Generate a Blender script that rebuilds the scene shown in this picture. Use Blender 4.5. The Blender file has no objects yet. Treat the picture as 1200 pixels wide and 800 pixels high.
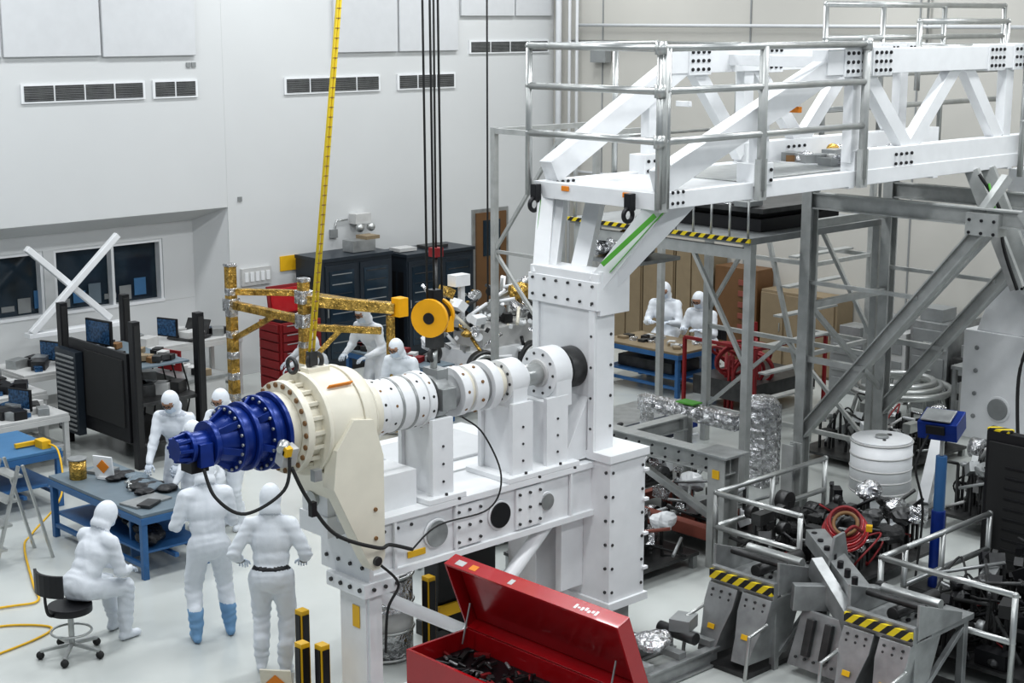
import bpy, math, random, bmesh
from mathutils import Vector, Matrix, noise
V=Vector
sc=bpy.context.scene
jit=random.Random(99)
# ------------------------------------------------------------ materials
def mat(name,col,rough=.5,metal=0.,var=.06,scale=6.,bump=0.,bscale=20.,coat=0.):
    m=bpy.data.materials.new(name);m.use_nodes=True;nt=m.node_tree
    b=nt.nodes['Principled BSDF']
    tc=nt.nodes.new('ShaderNodeTexCoord')
    n=nt.nodes.new('ShaderNodeTexNoise');n.inputs['Scale'].default_value=scale;n.inputs['Detail'].default_value=4
    nt.links.new(tc.outputs['Object'],n.inputs['Vector'])
    r=nt.nodes.new('ShaderNodeValToRGB')
    r.color_ramp.elements[0].position=.3;r.color_ramp.elements[1].position=.7
    r.color_ramp.elements[0].color=(*[c*(1-var) for c in col],1)
    r.color_ramp.elements[1].color=(*[min(1,c*(1+var)) for c in col],1)
    nt.links.new(n.outputs['Fac'],r.inputs['Fac']);nt.links.new(r.outputs['Color'],b.inputs['Base Color'])
    b.inputs['Roughness'].default_value=rough;b.inputs['Metallic'].default_value=metal
    if coat: b.inputs['Coat Weight'].default_value=coat
    if bump:
        n2=nt.nodes.new('ShaderNodeTexNoise');n2.inputs['Scale'].default_value=bscale;n2.inputs['Detail'].default_value=3
        nt.links.new(tc.outputs['Object'],n2.inputs['Vector'])
        bp=nt.nodes.new('ShaderNodeBump');bp.inputs['Strength'].default_value=bump;bp.inputs['Distance'].default_value=.05
        nt.links.new(n2.outputs['Fac'],bp.inputs['Height']);nt.links.new(bp.outputs['Normal'],b.inputs['Normal'])
    return m
M={}
def mk(k,*a,**kw): M[k]=mat(k,*a,**kw)
mk('white_paint',(.78,.79,.80),.35,var=.03)
mk('wall_paint',(.62,.63,.63),.6,var=.02,scale=.6)
mk('wall_cream',(.50,.487,.45),.6,var=.03,scale=.6)
mk('floor_epoxy',(.54,.56,.54),.2,var=.05,scale=.8)
mk('acoustic_panel',(.58,.59,.60),.8,var=.02)
mk('grey_steel',(.36,.37,.37),.38,.55,var=.18)
mk('grey_frame',(.43,.44,.43),.42,.3,var=.12)
mk('grey_paint',(.28,.29,.29),.45,.2,var=.08)
mk('pipe_steel',(.48,.49,.48),.32,.7,var=.1)
mk('dark_steel',(.08,.08,.08),.4,.6,var=.3)
mk('foil_silver',(.62,.62,.63),.22,.95,var=.4,scale=14,bump=1.,bscale=16)
mk('foil_gold',(.55,.36,.10),.25,.85,var=.5,scale=9,bump=1.,bscale=14)
mk('black',(.012,.012,.014),.4)
mk('rubber',(.025,.025,.025),.7)
mk('rack_blueblack',(.022,.03,.04),.35)
mk('glass_dark',(.02,.035,.05),.08,var=.3,scale=2)
mk('blue_anodised',(.007,.035,.22),.32,.25,var=.2)
mk('blue_table',(.04,.13,.29),.4)
mk('blue_mat',(.06,.17,.32),.6)
mk('table_grey',(.15,.19,.22),.45)
mk('red_paint',(.40,.008,.014),.25,coat=.5,var=.05)
mk('red_dull',(.22,.015,.018),.5)
mk('yellow',(.75,.45,.02),.45)
mk('yellow_sling',(.80,.60,.04),.6)
mk('hook_yellow',(.85,.42,.01),.4)
mk('orange',(.75,.25,.02),.5)
mk('cream_paint',(.76,.72,.61),.35,var=.03)
mk('suit',(.72,.75,.79),.75,var=.02,bump=.12,bscale=14)
mk('seam',(.50,.53,.58),.8)
mk('mask',(.60,.68,.78),.8)
mk('skin',(.42,.24,.16),.5)
mk('glove',(.60,.65,.72),.45)
mk('bootie',(.20,.36,.56),.7)
mk('tan_cabinet',(.25,.195,.125),.5)
mk('brown_door',(.15,.08,.035),.5)
mk('pale_plastic',(.53,.53,.52),.5)
mk('screen_blue',(.03,.08,.16),.2,var=.7,scale=30)
mk('brown_stain',(.22,.12,.05),.6)
mk('green_tape',(.10,.36,.05),.6)
mk('rust_red',(.22,.07,.05),.6)
def stripes():
    m=bpy.data.materials.new('hazard_stripe');m.use_nodes=True;nt=m.node_tree;b=nt.nodes['Principled BSDF']
    tc=nt.nodes.new('ShaderNodeTexCoord');sx=nt.nodes.new('ShaderNodeSeparateXYZ');nt.links.new(tc.outputs['Object'],sx.inputs[0])
    a=nt.nodes.new('ShaderNodeMath');a.operation='ADD';nt.links.new(sx.outputs[0],a.inputs[0]);nt.links.new(sx.outputs[1],a.inputs[1])
    a2=nt.nodes.new('ShaderNodeMath');a2.operation='ADD';nt.links.new(a.outputs[0],a2.inputs[0]);nt.links.new(sx.outputs[2],a2.inputs[1])
    k=nt.nodes.new('ShaderNodeMath');k.operation='MULTIPLY';k.inputs[1].default_value=7.;nt.links.new(a2.outputs[0],k.inputs[0])
    f=nt.nodes.new('ShaderNodeMath');f.operation='FRACT';nt.links.new(k.outputs[0],f.inputs[0])
    g=nt.nodes.new('ShaderNodeMath');g.operation='GREATER_THAN';g.inputs[1].default_value=.5;nt.links.new(f.outputs[0],g.inputs[0])
    mx=nt.nodes.new('ShaderNodeMix');mx.data_type='RGBA';mx.inputs[6].default_value=(.02,.02,.02,1);mx.inputs[7].default_value=(.75,.58,.02,1)
    nt.links.new(g.outputs[0],mx.inputs[0]);nt.links.new(mx.outputs[2],b.inputs['Base Color']);M['hazard']=m
stripes()
# ------------------------------------------------------------ mesh builder
def basis(d,up=V((0,0,1))):
    d=d.normalized()
    if abs(d.dot(up))>.98: up=V((1,0,0))
    x=up.cross(d).normalized();y=d.cross(x).normalized()
    return x,y,d
def J(): return jit.uniform(.0002,.0016)
class B:
    def __init__(s): s.v=[];s.f=[];s.m=[];s.sm=[];s.mats=[]
    def mi(s,k):
        if k not in s.mats: s.mats.append(k)
        return s.mats.index(k)
    def add(s,vs,fs,k,smooth=False):
        o=len(s.v);s.v+=[tuple(p) for p in vs];i=s.mi(k)
        for f in fs: s.f.append([o+a for a in f]);s.m.append(i);s.sm.append(smooth)
    def box(s,x0,x1,y0,y1,z0,z1,k):
        x0+=J();x1-=J();y0+=J();y1-=J();z0+=J();z1-=J()
        s.add([(x0,y0,z0),(x1,y0,z0),(x1,y1,z0),(x0,y1,z0),(x0,y0,z1),(x1,y0,z1),(x1,y1,z1),(x0,y1,z1)],
              [(0,3,2,1),(4,5,6,7),(0,1,5,4),(1,2,6,5),(2,3,7,6),(3,0,4,7)],k)
    def rbox(s,c,size,k,rz=0,rx=0,ry=0):
        R=Matrix.Rotation(math.radians(rz),3,'Z')@Matrix.Rotation(math.radians(ry),3,'Y')@Matrix.Rotation(math.radians(rx),3,'X')
        a,b,d=[q/2 for q in size];c=V(c)
        vs=[c+R@V(p) for p in [(-a,-b,-d),(a,-b,-d),(a,b,-d),(-a,b,-d),(-a,-b,d),(a,-b,d),(a,b,d),(-a,b,d)]]
        s.add(vs,[(0,3,2,1),(4,5,6,7),(0,1,5,4),(1,2,6,5),(2,3,7,6),(3,0,4,7)],k)
    def beam(s,p,q,w,h,k,up=V((0,0,1))):
        p=V(p);q=V(q);x,y,d=basis(q-p,up);vs=[];w-=J()*2;h-=J()*2
        for c in (p,q):
            for a,b in ((-1,-1),(1,-1),(1,1),(-1,1)): vs.append(c+x*a*w/2+y*b*h/2)
        s.add(vs,[(0,3,2,1),(4,5,6,7),(0,1,5,4),(1,2,6,5),(2,3,7,6),(3,0,4,7)],k)
    def ibeam(s,p,q,w,h,k,t=.02):
        p=V(p);q=V(q);x,y,d=basis(q-p)
        s.beam(p,q,t,h,k);s.beam(p+y*h/2,q+y*h/2,w,t,k);s.beam(p-y*h/2,q-y*h/2,w,t,k)
    def cyl(s,p,q,r,k,r2=None,n=24):
        p=V(p);q=V(q);r2=r if r2 is None else r2;x,y,d=basis(q-p);vs=[];p=p+d*J();q=q-d*J()
        for c,rr in ((p,r),(q,r2)):
            for i in range(n):
                t=2*math.pi*i/n;vs.append(c+x*math.cos(t)*rr+y*math.sin(t)*rr)
        s.add(vs,[(i,(i+1)%n,n+(i+1)%n,n+i) for i in range(n)],k,True)
        o=len(s.v)-2*n;i=s.mi(k)
        s.f.append([o+j for j in reversed(range(n))]);s.m.append(i);s.sm.append(False)
        s.f.append([o+n+j for j in range(n)]);s.m.append(i);s.sm.append(False)
    def sph(s,c,r,k,n=12,sc=(1,1,1),R=None):
        c=V(c);vs=[];fs=[];m=n//2+1
        for j in range(m+1):
            ph=math.pi*j/m
            for i in range(n):
                t=2*math.pi*i/n;p=V((math.sin(ph)*math.cos(t)*sc[0],math.sin(ph)*math.sin(t)*sc[1],math.cos(ph)*sc[2]))*r
                vs.append(c+(R@p if R else p))
        for j in range(m):
            for i in range(n): fs.append((j*n+i,(j+1)*n+i,(j+1)*n+(i+1)%n,j*n+(i+1)%n))
        s.add(vs,fs,k,True)
    def path(s,pts,r,k,n=8,smooth=False):
        P=[V(p) for p in pts]
        if smooth and len(P)>2:
            Q=[]
            for i in range(len(P)-1):
                a=P[max(i-1,0)];b=P[i];c=P[i+1];d=P[min(i+2,len(P)-1)]
                for j in range(8):
                    t=j/8;Q.append(.5*((2*b)+(c-a)*t+(2*a-5*b+4*c-d)*t*t+(3*b-a-3*c+d)*t**3))
            Q.append(P[-1]);P=Q
        vs=[];fs=[]
        for i,p in enumerate(P):
            d=(P[min(i+1,len(P)-1)]-P[max(i-1,0)])
            if d.length<1e-6:d=V((0,0,1))
            x,y,_=basis(d)
            if i and x.dot(px)<0: x,y=-x,-y
            px=x
            for j in range(n):
                t=2*math.pi*j/n;vs.append(p+x*math.cos(t)*r+y*math.sin(t)*r)
        for i in range(len(P)-1):
            for j in range(n): fs.append((i*n+j,i*n+(j+1)%n,(i+1)*n+(j+1)%n,(i+1)*n+j))
        fs.append(tuple(range(n)));fs.append(tuple(range(len(vs)-n,len(vs))))
        s.add(vs,fs,k,True)
    def rails(s,pts,r,k):
        for a,b in zip(pts[:-1],pts[1:]): s.cyl(a,b,r,k,n=12)
        for a in pts: s.sph(a,r*1.15,k,n=10)
    def torus(s,c,ax,R,r,k,n=36,m=10):
        x,y,d=basis(V(ax));c=V(c);vs=[];fs=[]
        for i in range(n):
            t=2*math.pi*i/n;e=x*math.cos(t)+y*math.sin(t)
            for j in range(m):
                u=2*math.pi*j/m;vs.append(c+e*(R+r*math.cos(u))+d*r*math.sin(u))
        for i in range(n):
            for j in range(m): fs.append((i*m+j,((i+1)%n)*m+j,((i+1)%n)*m+(j+1)%m,i*m+(j+1)%m))
        s.add(vs,fs,k,True)
    def prism(s,pts,ext,k):
        P=[V(p) for p in pts];e=V(ext);n=len(P)
        s.add(P+[p+e for p in P],[tuple(reversed(range(n))),tuple(range(n,2*n))]+[(i,(i+1)%n,n+(i+1)%n,n+i) for i in range(n)],k)
    def foil(s,c,size,k,seed=0,n=20,amp=1.):
        o=len(s.v);s.sph(c,1,k,n=n,sc=[q/2 for q in size]);c=V(c)
        for i in range(len(s.sm)-1,-1,-1):
            if s.f[i][0]<o: break
            s.sm[i]=False
        for i in range(o,len(s.v)):
            p=V(s.v[i]);d=noise.noise(p*5+V((seed,0,0)))*.45+noise.noise(p*16+V((seed,3,0)))*.3
            s.v[i]=tuple(c+(p-c)*(1+d*amp))
    def bolts(s,c,nrm,w,h,nx,ny,r=.018,k='black',up=V((0,0,1))):
        x,y,d=basis(V(nrm),up);c=V(c)
        for i in range(nx):
            for j in range(ny):
                p=c+x*(w*(i/(nx-1)-.5) if nx>1 else 0)+y*(h*(j/(ny-1)-.5) if ny>1 else 0)
                s.cyl(p-d*.01,p+d*.014,r,k,n=8)
    def done(s,name,bevel=0.):
        me=bpy.data.meshes.new(name);me.from_pydata(s.v,[],s.f)
        for k in s.mats: me.materials.append(M[k])
        me.polygons.foreach_set('material_index',s.m);me.polygons.foreach_set('use_smooth',s.sm);me.update()
        bm=bmesh.new();bm.from_mesh(me);bmesh.ops.recalc_face_normals(bm,faces=bm.faces);bm.to_mesh(me);bm.free()
        ob=bpy.data.objects.new(name,me);sc.collection.objects.link(ob)
        if bevel:
            md=ob.modifiers.new('bevel','BEVEL');md.width=bevel;md.segments=2;md.limit_method='ANGLE';md.angle_limit=math.radians(50)
        return ob
W='white_paint'
# ------------------------------------------------------------ PEOPLE (built first, voxel-skinned)
def ik(a,c,l1,l2,pole):
    d=c-a;L=min(d.length,l1+l2-.004);d.normalize();c=a+d*L
    x=(l1*l1-l2*l2+L*L)/(2*L);h=math.sqrt(max(0,l1*l1-x*x));p=pole-d*pole.dot(d)
    return a+d*x+p.normalized()*h,c
def remesh(bb,vox,smooth,name):
    ob=bb.done(name+'_src')
    md=ob.modifiers.new('r','REMESH');md.mode='VOXEL';md.voxel_size=vox;md.use_smooth_shade=True
    ms=ob.modifiers.new('s','SMOOTH');ms.iterations=smooth;ms.factor=.5
    dg=bpy.context.evaluated_depsgraph_get();me=bpy.data.meshes.new_from_object(ob.evaluated_get(dg));bpy.data.objects.remove(ob,do_unlink=True)
    me.materials.clear()
    return me
def person(x,y,heading,pz=.95,lean=6,hL=(.25,.25,1.0),hR=(.25,-.25,1.0),fL=(.02,.11,0),fR=(-.02,-.11,0),hp=10,hy=0,seat=False,s=1.,boots='suit',belt=False,side=0,vox=.015,kp=.25):
    bb=B()
    lr=math.radians(lean);sr=math.radians(side);up=V((math.sin(lr),math.sin(sr),math.cos(lr))).normalized();fw=V((math.cos(lr),0,-math.sin(lr)));lf=V((0,1,0))
    pel=V((0,0,pz));Rm=Matrix((fw,lf,up)).transposed()
    def cap(a,c,ra,rb):
        a=V(a);c=V(c);bb.cyl(a,c,ra,'suit',rb,n=14);bb.sph(a,ra,'suit',n=14);bb.sph(c,rb,'suit',n=14)
    def ell(c,r,R=Rm): bb.sph(c,1,'suit',n=18,sc=r,R=R)
    ell(pel+up*.0-fw*.015,(.15,.19,.16));ell(pel+up*.16,(.13,.17,.16));ell(pel+up*.32+fw*.01,(.145,.198,.18));ell(pel+up*.43,(.105,.185,.09))
    sh=pel+up*.47;neck=pel+up*.55;hd=neck+up*.05+V((.035,0,.10))
    cap(sh,neck+V((0,0,.03)),.088,.075)
    hr=Matrix.Rotation(math.radians(hy),3,'Z')@Matrix.Rotation(math.radians(hp),3,'Y')
    ell(hd,(.120,.102,.135),hr);ell(hd+hr@V((-.015,0,-.11)),(.10,.105,.075),hr)
    ell(hd+hr@V((.065,0,-.01)),(.058,.068,.098),hr);ell(hd+hr@V((.118,0,-.015)),(.024,.016,.028),hr);ell(hd+hr@V((.095,0,-.055)),(.042,.052,.045),hr)
    hands=[];joints=[(pel+up*.08,.16),(pel-up*.12,.14)]
    for sg,h in ((1,V(hL)),(-1,V(hR))):
        S=sh+lf*sg*.185-up*.01
        E,Wr=ik(S,h,.30,.26,V((-.35,sg*.55,-1)))
        cap(S,E,.078,.062);cap(E,Wr,.062,.042);cap(S,sh+lf*sg*.08,.08,.085)
        hands.append((Wr,(Wr-E).normalized(),sg));joints+=[(E,.11),(Wr,.07),(S-up*.07,.10)]
    for sg,ft in ((1,V(fL)),(-1,V(fR))):
        Hp=pel+lf*sg*.095-up*.02;An=ft+V((0,0,.09));K,An=ik(Hp,An,.45,.44,V((1,sg*.12,kp)))
        cap(Hp,K,.118,.088);cap(K,An+V((0,0,.06)),.088,.070);cap(An+V((0,0,.2)),An,.074,.058)
        cap(An+V((-.04,0,-.045)),An+V((.13,sg*.02,-.05)),.046,.040);joints+=[(K,.15),(An+V((0,0,.12)),.13)]
    me=remesh(bb,vox,5,'p')
    order=['suit','skin','mask','boot','black','seam']
    for k in order: me.materials.append(M[{'boot':boots}.get(k,k)])
    hi=hr.inverted()
    for vtx in me.vertices:
        p=vtx.co;q=(p-hd).length
        w=0.
        for jp,jr in joints:
            d2=(p-jp).length_squared/(jr*jr)
            if d2<4: w+=math.exp(-d2)
        fold=math.sin(p.z*75+noise.noise(p*6+V((x,y,0)))*5+p.x*18+p.y*9)
        n_=.0065*min(w,1.)*fold-abs(noise.noise(V((p.x*9+x,p.y*9+y,p.z*3.2))))*.016+.003
        if q<.19: n_*=.15
        if p.z<.1: n_*=.2
        vtx.co=p+vtx.normal*n_
    idx=[]
    for f in me.polygons:
        p=f.center;q=hi@(p-hd);i=0
        if q.length<.2 and q.x>.062 and abs(q.y)<.066 and -.11<q.z<.058: i=1 if q.z>-.008 else 2
        elif boots!='suit' and p.z<.32: i=3
        elif belt and abs((p-pel).dot(up)-.08)<.018: i=4
        elif abs(q.z+.155)<.008 and q.length<.24: i=5
        idx.append(i)
    me.polygons.foreach_set('material_index',idx);me.polygons.foreach_set('use_smooth',[True]*len(idx));me.update()
    root=bpy.data.objects.new('cleanroom_technician',None);sc.collection.objects.link(root)
    root.location=(x,y,0);root.rotation_euler=(0,0,math.radians(heading));root.scale=(s,s,s)
    o=bpy.data.objects.new('coverall_body',me);sc.collection.objects.link(o);o.parent=root
    hb=B()
    for Wr,d,sg in hands:
        dd=d.copy();side_=V((0,0,1)).cross(dd)
        if side_.length<.2: side_=V((0,1,0))
        side_.normalize();nn=dd.cross(side_).normalized();Rh=Matrix((dd,side_,nn)).transposed()
        hb.sph(Wr+dd*.055,1,'glove',n=14,sc=(.055,.043,.018),R=Rh);hb.cyl(Wr-dd*.05,Wr+dd*.03,.038,'glove',.028,n=14)
        for i,(o_,l) in enumerate(((-.031,.062),(-.011,.075),(.011,.07),(.031,.055))):
            a=Wr+dd*.09+side_*o_;m_=a+dd*l*.55-nn*.012+side_*o_*.15;e=m_+dd*l*.35-nn*l*.4
            for p_,q_,ra,rb in ((a,m_,.0098,.009),(m_,e,.009,.0078)): hb.cyl(p_,q_,ra,'glove',rb,n=8);hb.sph(q_,rb,'glove',n=8)
        a=Wr+dd*.03-side_*sg*.035*1;m_=a+dd*.035-side_*sg*.03-nn*.01;e=m_+dd*.035-side_*sg*.004-nn*.012
        for p_,q_,ra,rb in ((a,m_,.013,.011),(m_,e,.011,.009)): hb.cyl(p_,q_,ra,'glove',rb,n=8);hb.sph(q_,rb,'glove',n=8)
    o=hb.done('gloved_hands');o.parent=root
    eb=B()
    for sg in (1,-1):
        eb.sph(hd+hr@V((.118,sg*.03,.022)),.011,'black',n=8);eb.torus(hd+hr@V((.128,sg*.032,.02)),hr@V((1,0,0)),.024,.003,'black',n=16,m=5)
        eb.path([hd+hr@V((.128,sg*.056,.02)),hd+hr@V((.07,sg*.075,.025))],.003,'black')
    eb.path([hd+hr@V((.13,-.01,.022)),hd+hr@V((.13,.01,.022))],.003,'black')
    o=eb.done('eyes_and_glasses');o.parent=root
    return root
person(7.95,11.66,48,lean=5,hL=(.16,.30,1.04),hR=(.20,-.27,1.03),hp=18,belt=True,fL=(.06,.12,0),fR=(-.06,-.11,0),s=1.03)
person(8.0,12.8,66,lean=9,hL=(.32,.2,1.1),hR=(.34,-.12,1.12),hp=25,s=1.04,boots='bootie',fL=(-.05,.15,0),fR=(.05,-.18,0))
person(6.93,13.42,12,pz=.64,lean=32,hL=(.52,.1,.68),hR=(.50,-.12,.68),fL=(.5,.14,0),fR=(.40,-.14,0),hp=32,seat=True,s=1.03)
person(9.72,16.05,215,lean=24,hL=(.55,.15,.85),hR=(.52,-.2,.85),hp=35,s=1.02)
person(10.1,15.6,205,lean=12,hL=(.5,.15,.9),hR=(.5,-.2,.9),hp=25)
person(9.6,15.25,190,lean=22,pz=.88,hL=(.4,.2,.85),hR=(.4,-.2,.85),hp=35,s=.93)
person(14.75,18.55,190,lean=30,hL=(.5,.2,1.0),hR=(.5,-.2,1.0),hp=25,s=1.08,vox=.018)
person(14.25,17.2,200,lean=35,pz=.8,hL=(.45,.2,.7),hR=(.45,-.2,.7),hp=25,vox=.018,s=1.05)
person(14.0,19.1,150,lean=20,pz=.9,hL=(.45,.2,.9),hR=(.45,-.2,.9),hp=25,vox=.018)
person(20.5,17.75,205,pz=.62,lean=14,hL=(.45,.15,.84),hR=(.42,-.15,.84),fL=(.4,.12,0),fR=(.42,-.12,0),hp=25,seat=True,s=1.12,vox=.018)
person(20.4,16.8,190,pz=.6,lean=18,hL=(.45,.15,.84),hR=(.42,-.15,.84),fL=(.4,.12,0),fR=(.42,-.12,0),hp=25,seat=True,s=1.12,vox=.018)
person(10.85,12.75,230,pz=.62,lean=30,hL=(.45,.15,.6),hR=(.45,-.15,.6),fL=(.1,.14,0),fR=(-.2,-.14,0),hp=25,vox=.018,kp=.6)
# ------------------------------------------------------------ ROOM
b=B();b.box(2,23,-1,24.5,-.1,0,'floor_epoxy');b.done('floor')
YW=22.5
b=B()
b.box(14.7,22.8,YW,YW+1.0,0,9.5,'wall_paint')
b.box(2,14.7,YW,YW+1.0,2.92,9.5,'wall_paint')
b.prism([(2,YW,2.93),(2,YW+.75,2.62),(2,YW+.75,2.93)],(12.7,0,0),'wall_paint')
b.prism([(14.71,YW+.003,0),(14.71,YW+.9,0),(14.2,YW+.9,0)],(0,0,2.92),'wall_paint')
yb=YW+.6
for x0,x1,z0,z1 in [(2,14.4,0,1.36),(2,14.4,2.42,2.92),(2,10.0,1.36,2.42),(11.62,11.8,1.36,2.42),(13.78,14.4,1.36,2.42)]:
    b.box(x0,x1,yb,yb+.3,z0,z1,'wall_paint')
b.done('wall_back')
b=B();b.box(22.4,22.8,-1,22.49,0,9.5,'wall_cream')
for y in (21.15,17.6,14.2,11.): b.box(22.385,22.41,y-.015,y+.015,0,9.5,'grey_paint')
b.box(22.375,22.41,-1,22.49,3.05,3.09,'acoustic_panel')
b.done('wall_right')
b=B()
for y,r in ((22.2,.06),(21.9,.03),(21.7,.03)): b.cyl((22.25,y,0),(22.25,y,9),r,'acoustic_panel')
b.rails([(22.3,21.7,5.9),(22.3,12.0,5.9)],.03,'acoustic_panel');b.rails([(22.3,21.9,5.6),(22.3,14.0,5.6),(22.3,14.0,9)],.02,'pipe_steel')
b.box(22.2,22.36,20.9,21.3,5.2,5.6,'grey_paint');b.done('wall_conduit')
def window(x0,x1,z0,z1,mull,name):
    b=B();y=yb+.12
    b.box(x0,x1,y+.05,y+.07,z0,z1,'glass_dark')
    t=.05
    b.box(x0,x1,y-.13,y+.05,z0,z0+t,'white_paint');b.box(x0,x1,y-.1,y+.05,z1-t,z1,'white_paint')
    for x in [x0+t/2,x1-t/2]+mull: b.box(x-t/2,x+t/2,y-.1,y+.05,z0,z1,'white_paint')
    for i in range(6): b.box(x0+.1+i*.28,x0+.32+i*.28,y+.03,y+.045,z0+.08+.05*(i%2),z0+.22+.1*(i%3),('grey_paint','blue_mat','table_grey','grey_paint')[i%4])
    b.done(name)
window(10.,11.62,1.36,2.42,[],'window_1');window(11.8,13.78,1.36,2.42,[12.85],'window_2')
for (x0,x1,z0,z1) in [(11.11,13.22,4.77,5.06),(13.36,14.19,4.77,5.06),(15.91,18.0,4.75,5.04),(18.4,19.8,4.75,5.04),(20.15,22.25,5.37,5.62)]:
    b=B()
    b.box(x0,x1,YW-.03,YW-.001,z0,z1,'white_paint')
    n=max(1,round((x1-x0)/.52));w=(x1-x0-.06)/n
    for i in range(n):
        a=x0+.03+i*w+.015;b.box(a,a+w-.03,YW-.036,YW-.026,z0+.03,z1-.03,'dark_steel')
        for j in range(8):
            z=z0+.045+j*(z1-z0-.08)/8;b.box(a,a+w-.03,YW-.045,YW-.03,z,z+.008,'grey_paint')
    b.done('air_vent')
for (x0,x1,z0) in [(9.0,10.82,5.46),(10.86,12.46,5.46),(12.5,14.17,5.44),(16.97,18.4,5.44),(18.44,19.85,5.44),(19.93,21.3,6.07),(21.34,22.3,6.07)]:
    b=B();b.box(x0,x1,YW-.06,YW-.001,z0,8.,'acoustic_panel');b.done('acoustic_wall_panel',.01)
b=B()
b.beam((11.0,22.4,2.6),(12.35,22.4,1.35),.1,.1,'white_paint');b.beam((12.5,22.3,2.68),(10.95,22.3,1.3),.1,.1,'white_paint')
b.box(10.9,12.6,22.25,22.45,1.22,1.3,'white_paint');b.done('wall_cross_brace',.01)
b=B();b.box(20.2,21.15,YW-.03,YW-.004,0,2.42,'grey_steel');b.box(20.28,21.07,YW-.06,YW-.02,0,2.35,'brown_door')
b.box(20.45,20.9,YW-.07,YW-.055,1.5,2.2,'glass_dark');b.box(20.95,21.02,YW-.1,YW-.05,1.0,1.05,'pipe_steel');b.done('door_1')
b=B();b.box(15.72,16.12,YW-.02,YW-.002,1.72,1.98,'yellow');b.done('wall_notice')
b=B();b.box(17.25,17.6,YW-.2,YW-.002,2.42,2.6,'pale_plastic');b.sph((17.3,YW-.25,2.36),.08,'pipe_steel');b.sph((17.55,YW-.25,2.36),.08,'pipe_steel')
b.path([(17.2,YW-.03,2.5),(16.95,YW-.03,2.5),(16.88,YW-.03,2.25)],.015,'pipe_steel');b.box(16.8,16.95,YW-.06,YW,2.2,2.35,'grey_paint');b.done('emergency_light')
b=B();b.box(14.9,15.5,YW-.06,YW-.002,1.55,1.85,'pale_plastic')
for i in range(5): b.box(14.95+i*.11,15.02+i*.11,YW-.08,YW-.05,1.62,1.78,'white_paint')
for x,z in ((14.9,3.0),(14.0,5.25),(14.1,5.25)): b.box(x,x+.08,YW-.02,YW-.002,z,z+.08,'grey_paint')
b.done('outlet_panel')
# ------------------------------------------------------------ FIXTURE
YA=10.36;ZA=2.77
def ax(x,z=ZA,y=YA): return (x,y,z)
b=B()
XB=7.9
b.box(XB,10.62,10.1,10.14,1.36,1.86,W);b.box(XB,10.62,10.6,10.64,1.36,1.86,W)
b.box(XB-.03,10.62,10.06,10.7,1.82,1.88,W);b.box(XB-.03,10.62,10.06,10.7,1.34,1.40,W)
b.box(XB-.05,XB,10.06,10.74,1.34,1.98,W)
b.box(7.85,8.03,10.12,10.48,.06,1.36,W);b.box(7.78,8.16,10.04,10.58,1.22,1.345,W);b.box(7.6,8.2,9.85,10.75,0,.06,W)
b.box(7.87,8.0,10.09,10.13,.1,1.2,W)
b.box(7.6,7.86,10.3,10.7,1.74,1.92,W);b.box(7.62,7.74,10.32,10.68,1.9,2.2,W);b.box(7.7,8.5,10.2,10.6,1.87,2.2,W)
b.cyl((7.63,10.5,2.05),(7.58,10.5,2.05),.07,'pipe_steel',n=20)
b.bolts((7.845,10.4,1.66),(-1,0,0),.5,.4,4,3,.018,'dark_steel');b.bolts((7.775,10.3,1.29),(-1,0,0),.4,.06,4,1,.02,'dark_steel')
b.bolts((8.0,10.03,1.29),(0,-1,0),.25,.05,3,1,.018,'dark_steel');b.box(7.842,7.85,10.2,10.3,.9,1.1,'yellow')
for x,r,k in [(8.62,.12,'grey_steel'),(9.38,.12,'black'),(9.98,.08,'grey_steel')]:
    b.cyl((x,10.075,1.61),(x,10.096,1.61),r+.015,W,n=28);b.cyl((x,10.06,1.61),(x,10.09,1.61),r,k,n=28)
for x in (9.0,9.75): 
    b.box(x-.17,x+.17,10.07,10.1,1.42,1.8,W);b.bolts((x,10.065,1.61),(0,-1,0),.26,.28,3,3,.014,'dark_steel')
b.box(8.3,8.5,10.085,10.1,1.45,1.51,'yellow');b.bolts((8.2,10.1,1.75),(0,-1,0),.3,.06,3,1,.015,'dark_steel')
for x in (8.15,8.85,10.3): b.beam((x,10.08,1.36),(x,10.08,1.86),.03,.03,W)
for x0,x1,zt in [(8.62,8.86,2.62),(9.58,9.84,2.6),(10.02,10.3,2.58)]:
    b.box(x0,x1,10.12,10.17,1.88,zt,W);b.box(x0,x1,10.55,10.6,1.88,zt,W);b.box(x0+.04,x1-.04,10.17,10.55,1.88,zt-.05,W)
    b.box(x0-.1,x1+.1,10.06,10.66,1.88,1.93,W);b.bolts(((x0+x1)/2,10.08,1.94),(0,0,1),x1-x0+.1,.01,3,1,.014,'dark_steel')
    for j in range(3): b.cyl(((x0+x1)/2,10.11,2.05+j*.16),((x0+x1)/2,10.125,2.05+j*.16),.012,'dark_steel',n=8)
b.prism([(10.6,10.15,1.9),(10.6,10.15,2.5),(10.25,10.15,1.9)],(0,.4,0),W)
for x0,x1,r in [(9.62,9.82,.2),(10.14,10.36,.24)]:
    b.cyl(ax(x0),ax(x1),r,W,n=36);b.box(x0+.01,x1-.01,YA-r+.005,YA+r-.005,ZA-.3,ZA,W)
    b.cyl(ax(x0-.02),ax(x0+.01),r*.55,'pale_plastic',n=30)
    for i in range(10):
        t=i*2*math.pi/10;b.cyl((x0-.01,YA+math.cos(t)*r*.8,ZA+math.sin(t)*r*.8),(x0+.01,YA+math.cos(t)*r*.8,ZA+math.sin(t)*r*.8),.014,'dark_steel',n=8)
b.cyl((10.2,10.2,1.42),(8.35,10.0,.15),.07,W);b.cyl((8.0,10.36,1.18),(9.8,10.36,.1),.06,W)
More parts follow.
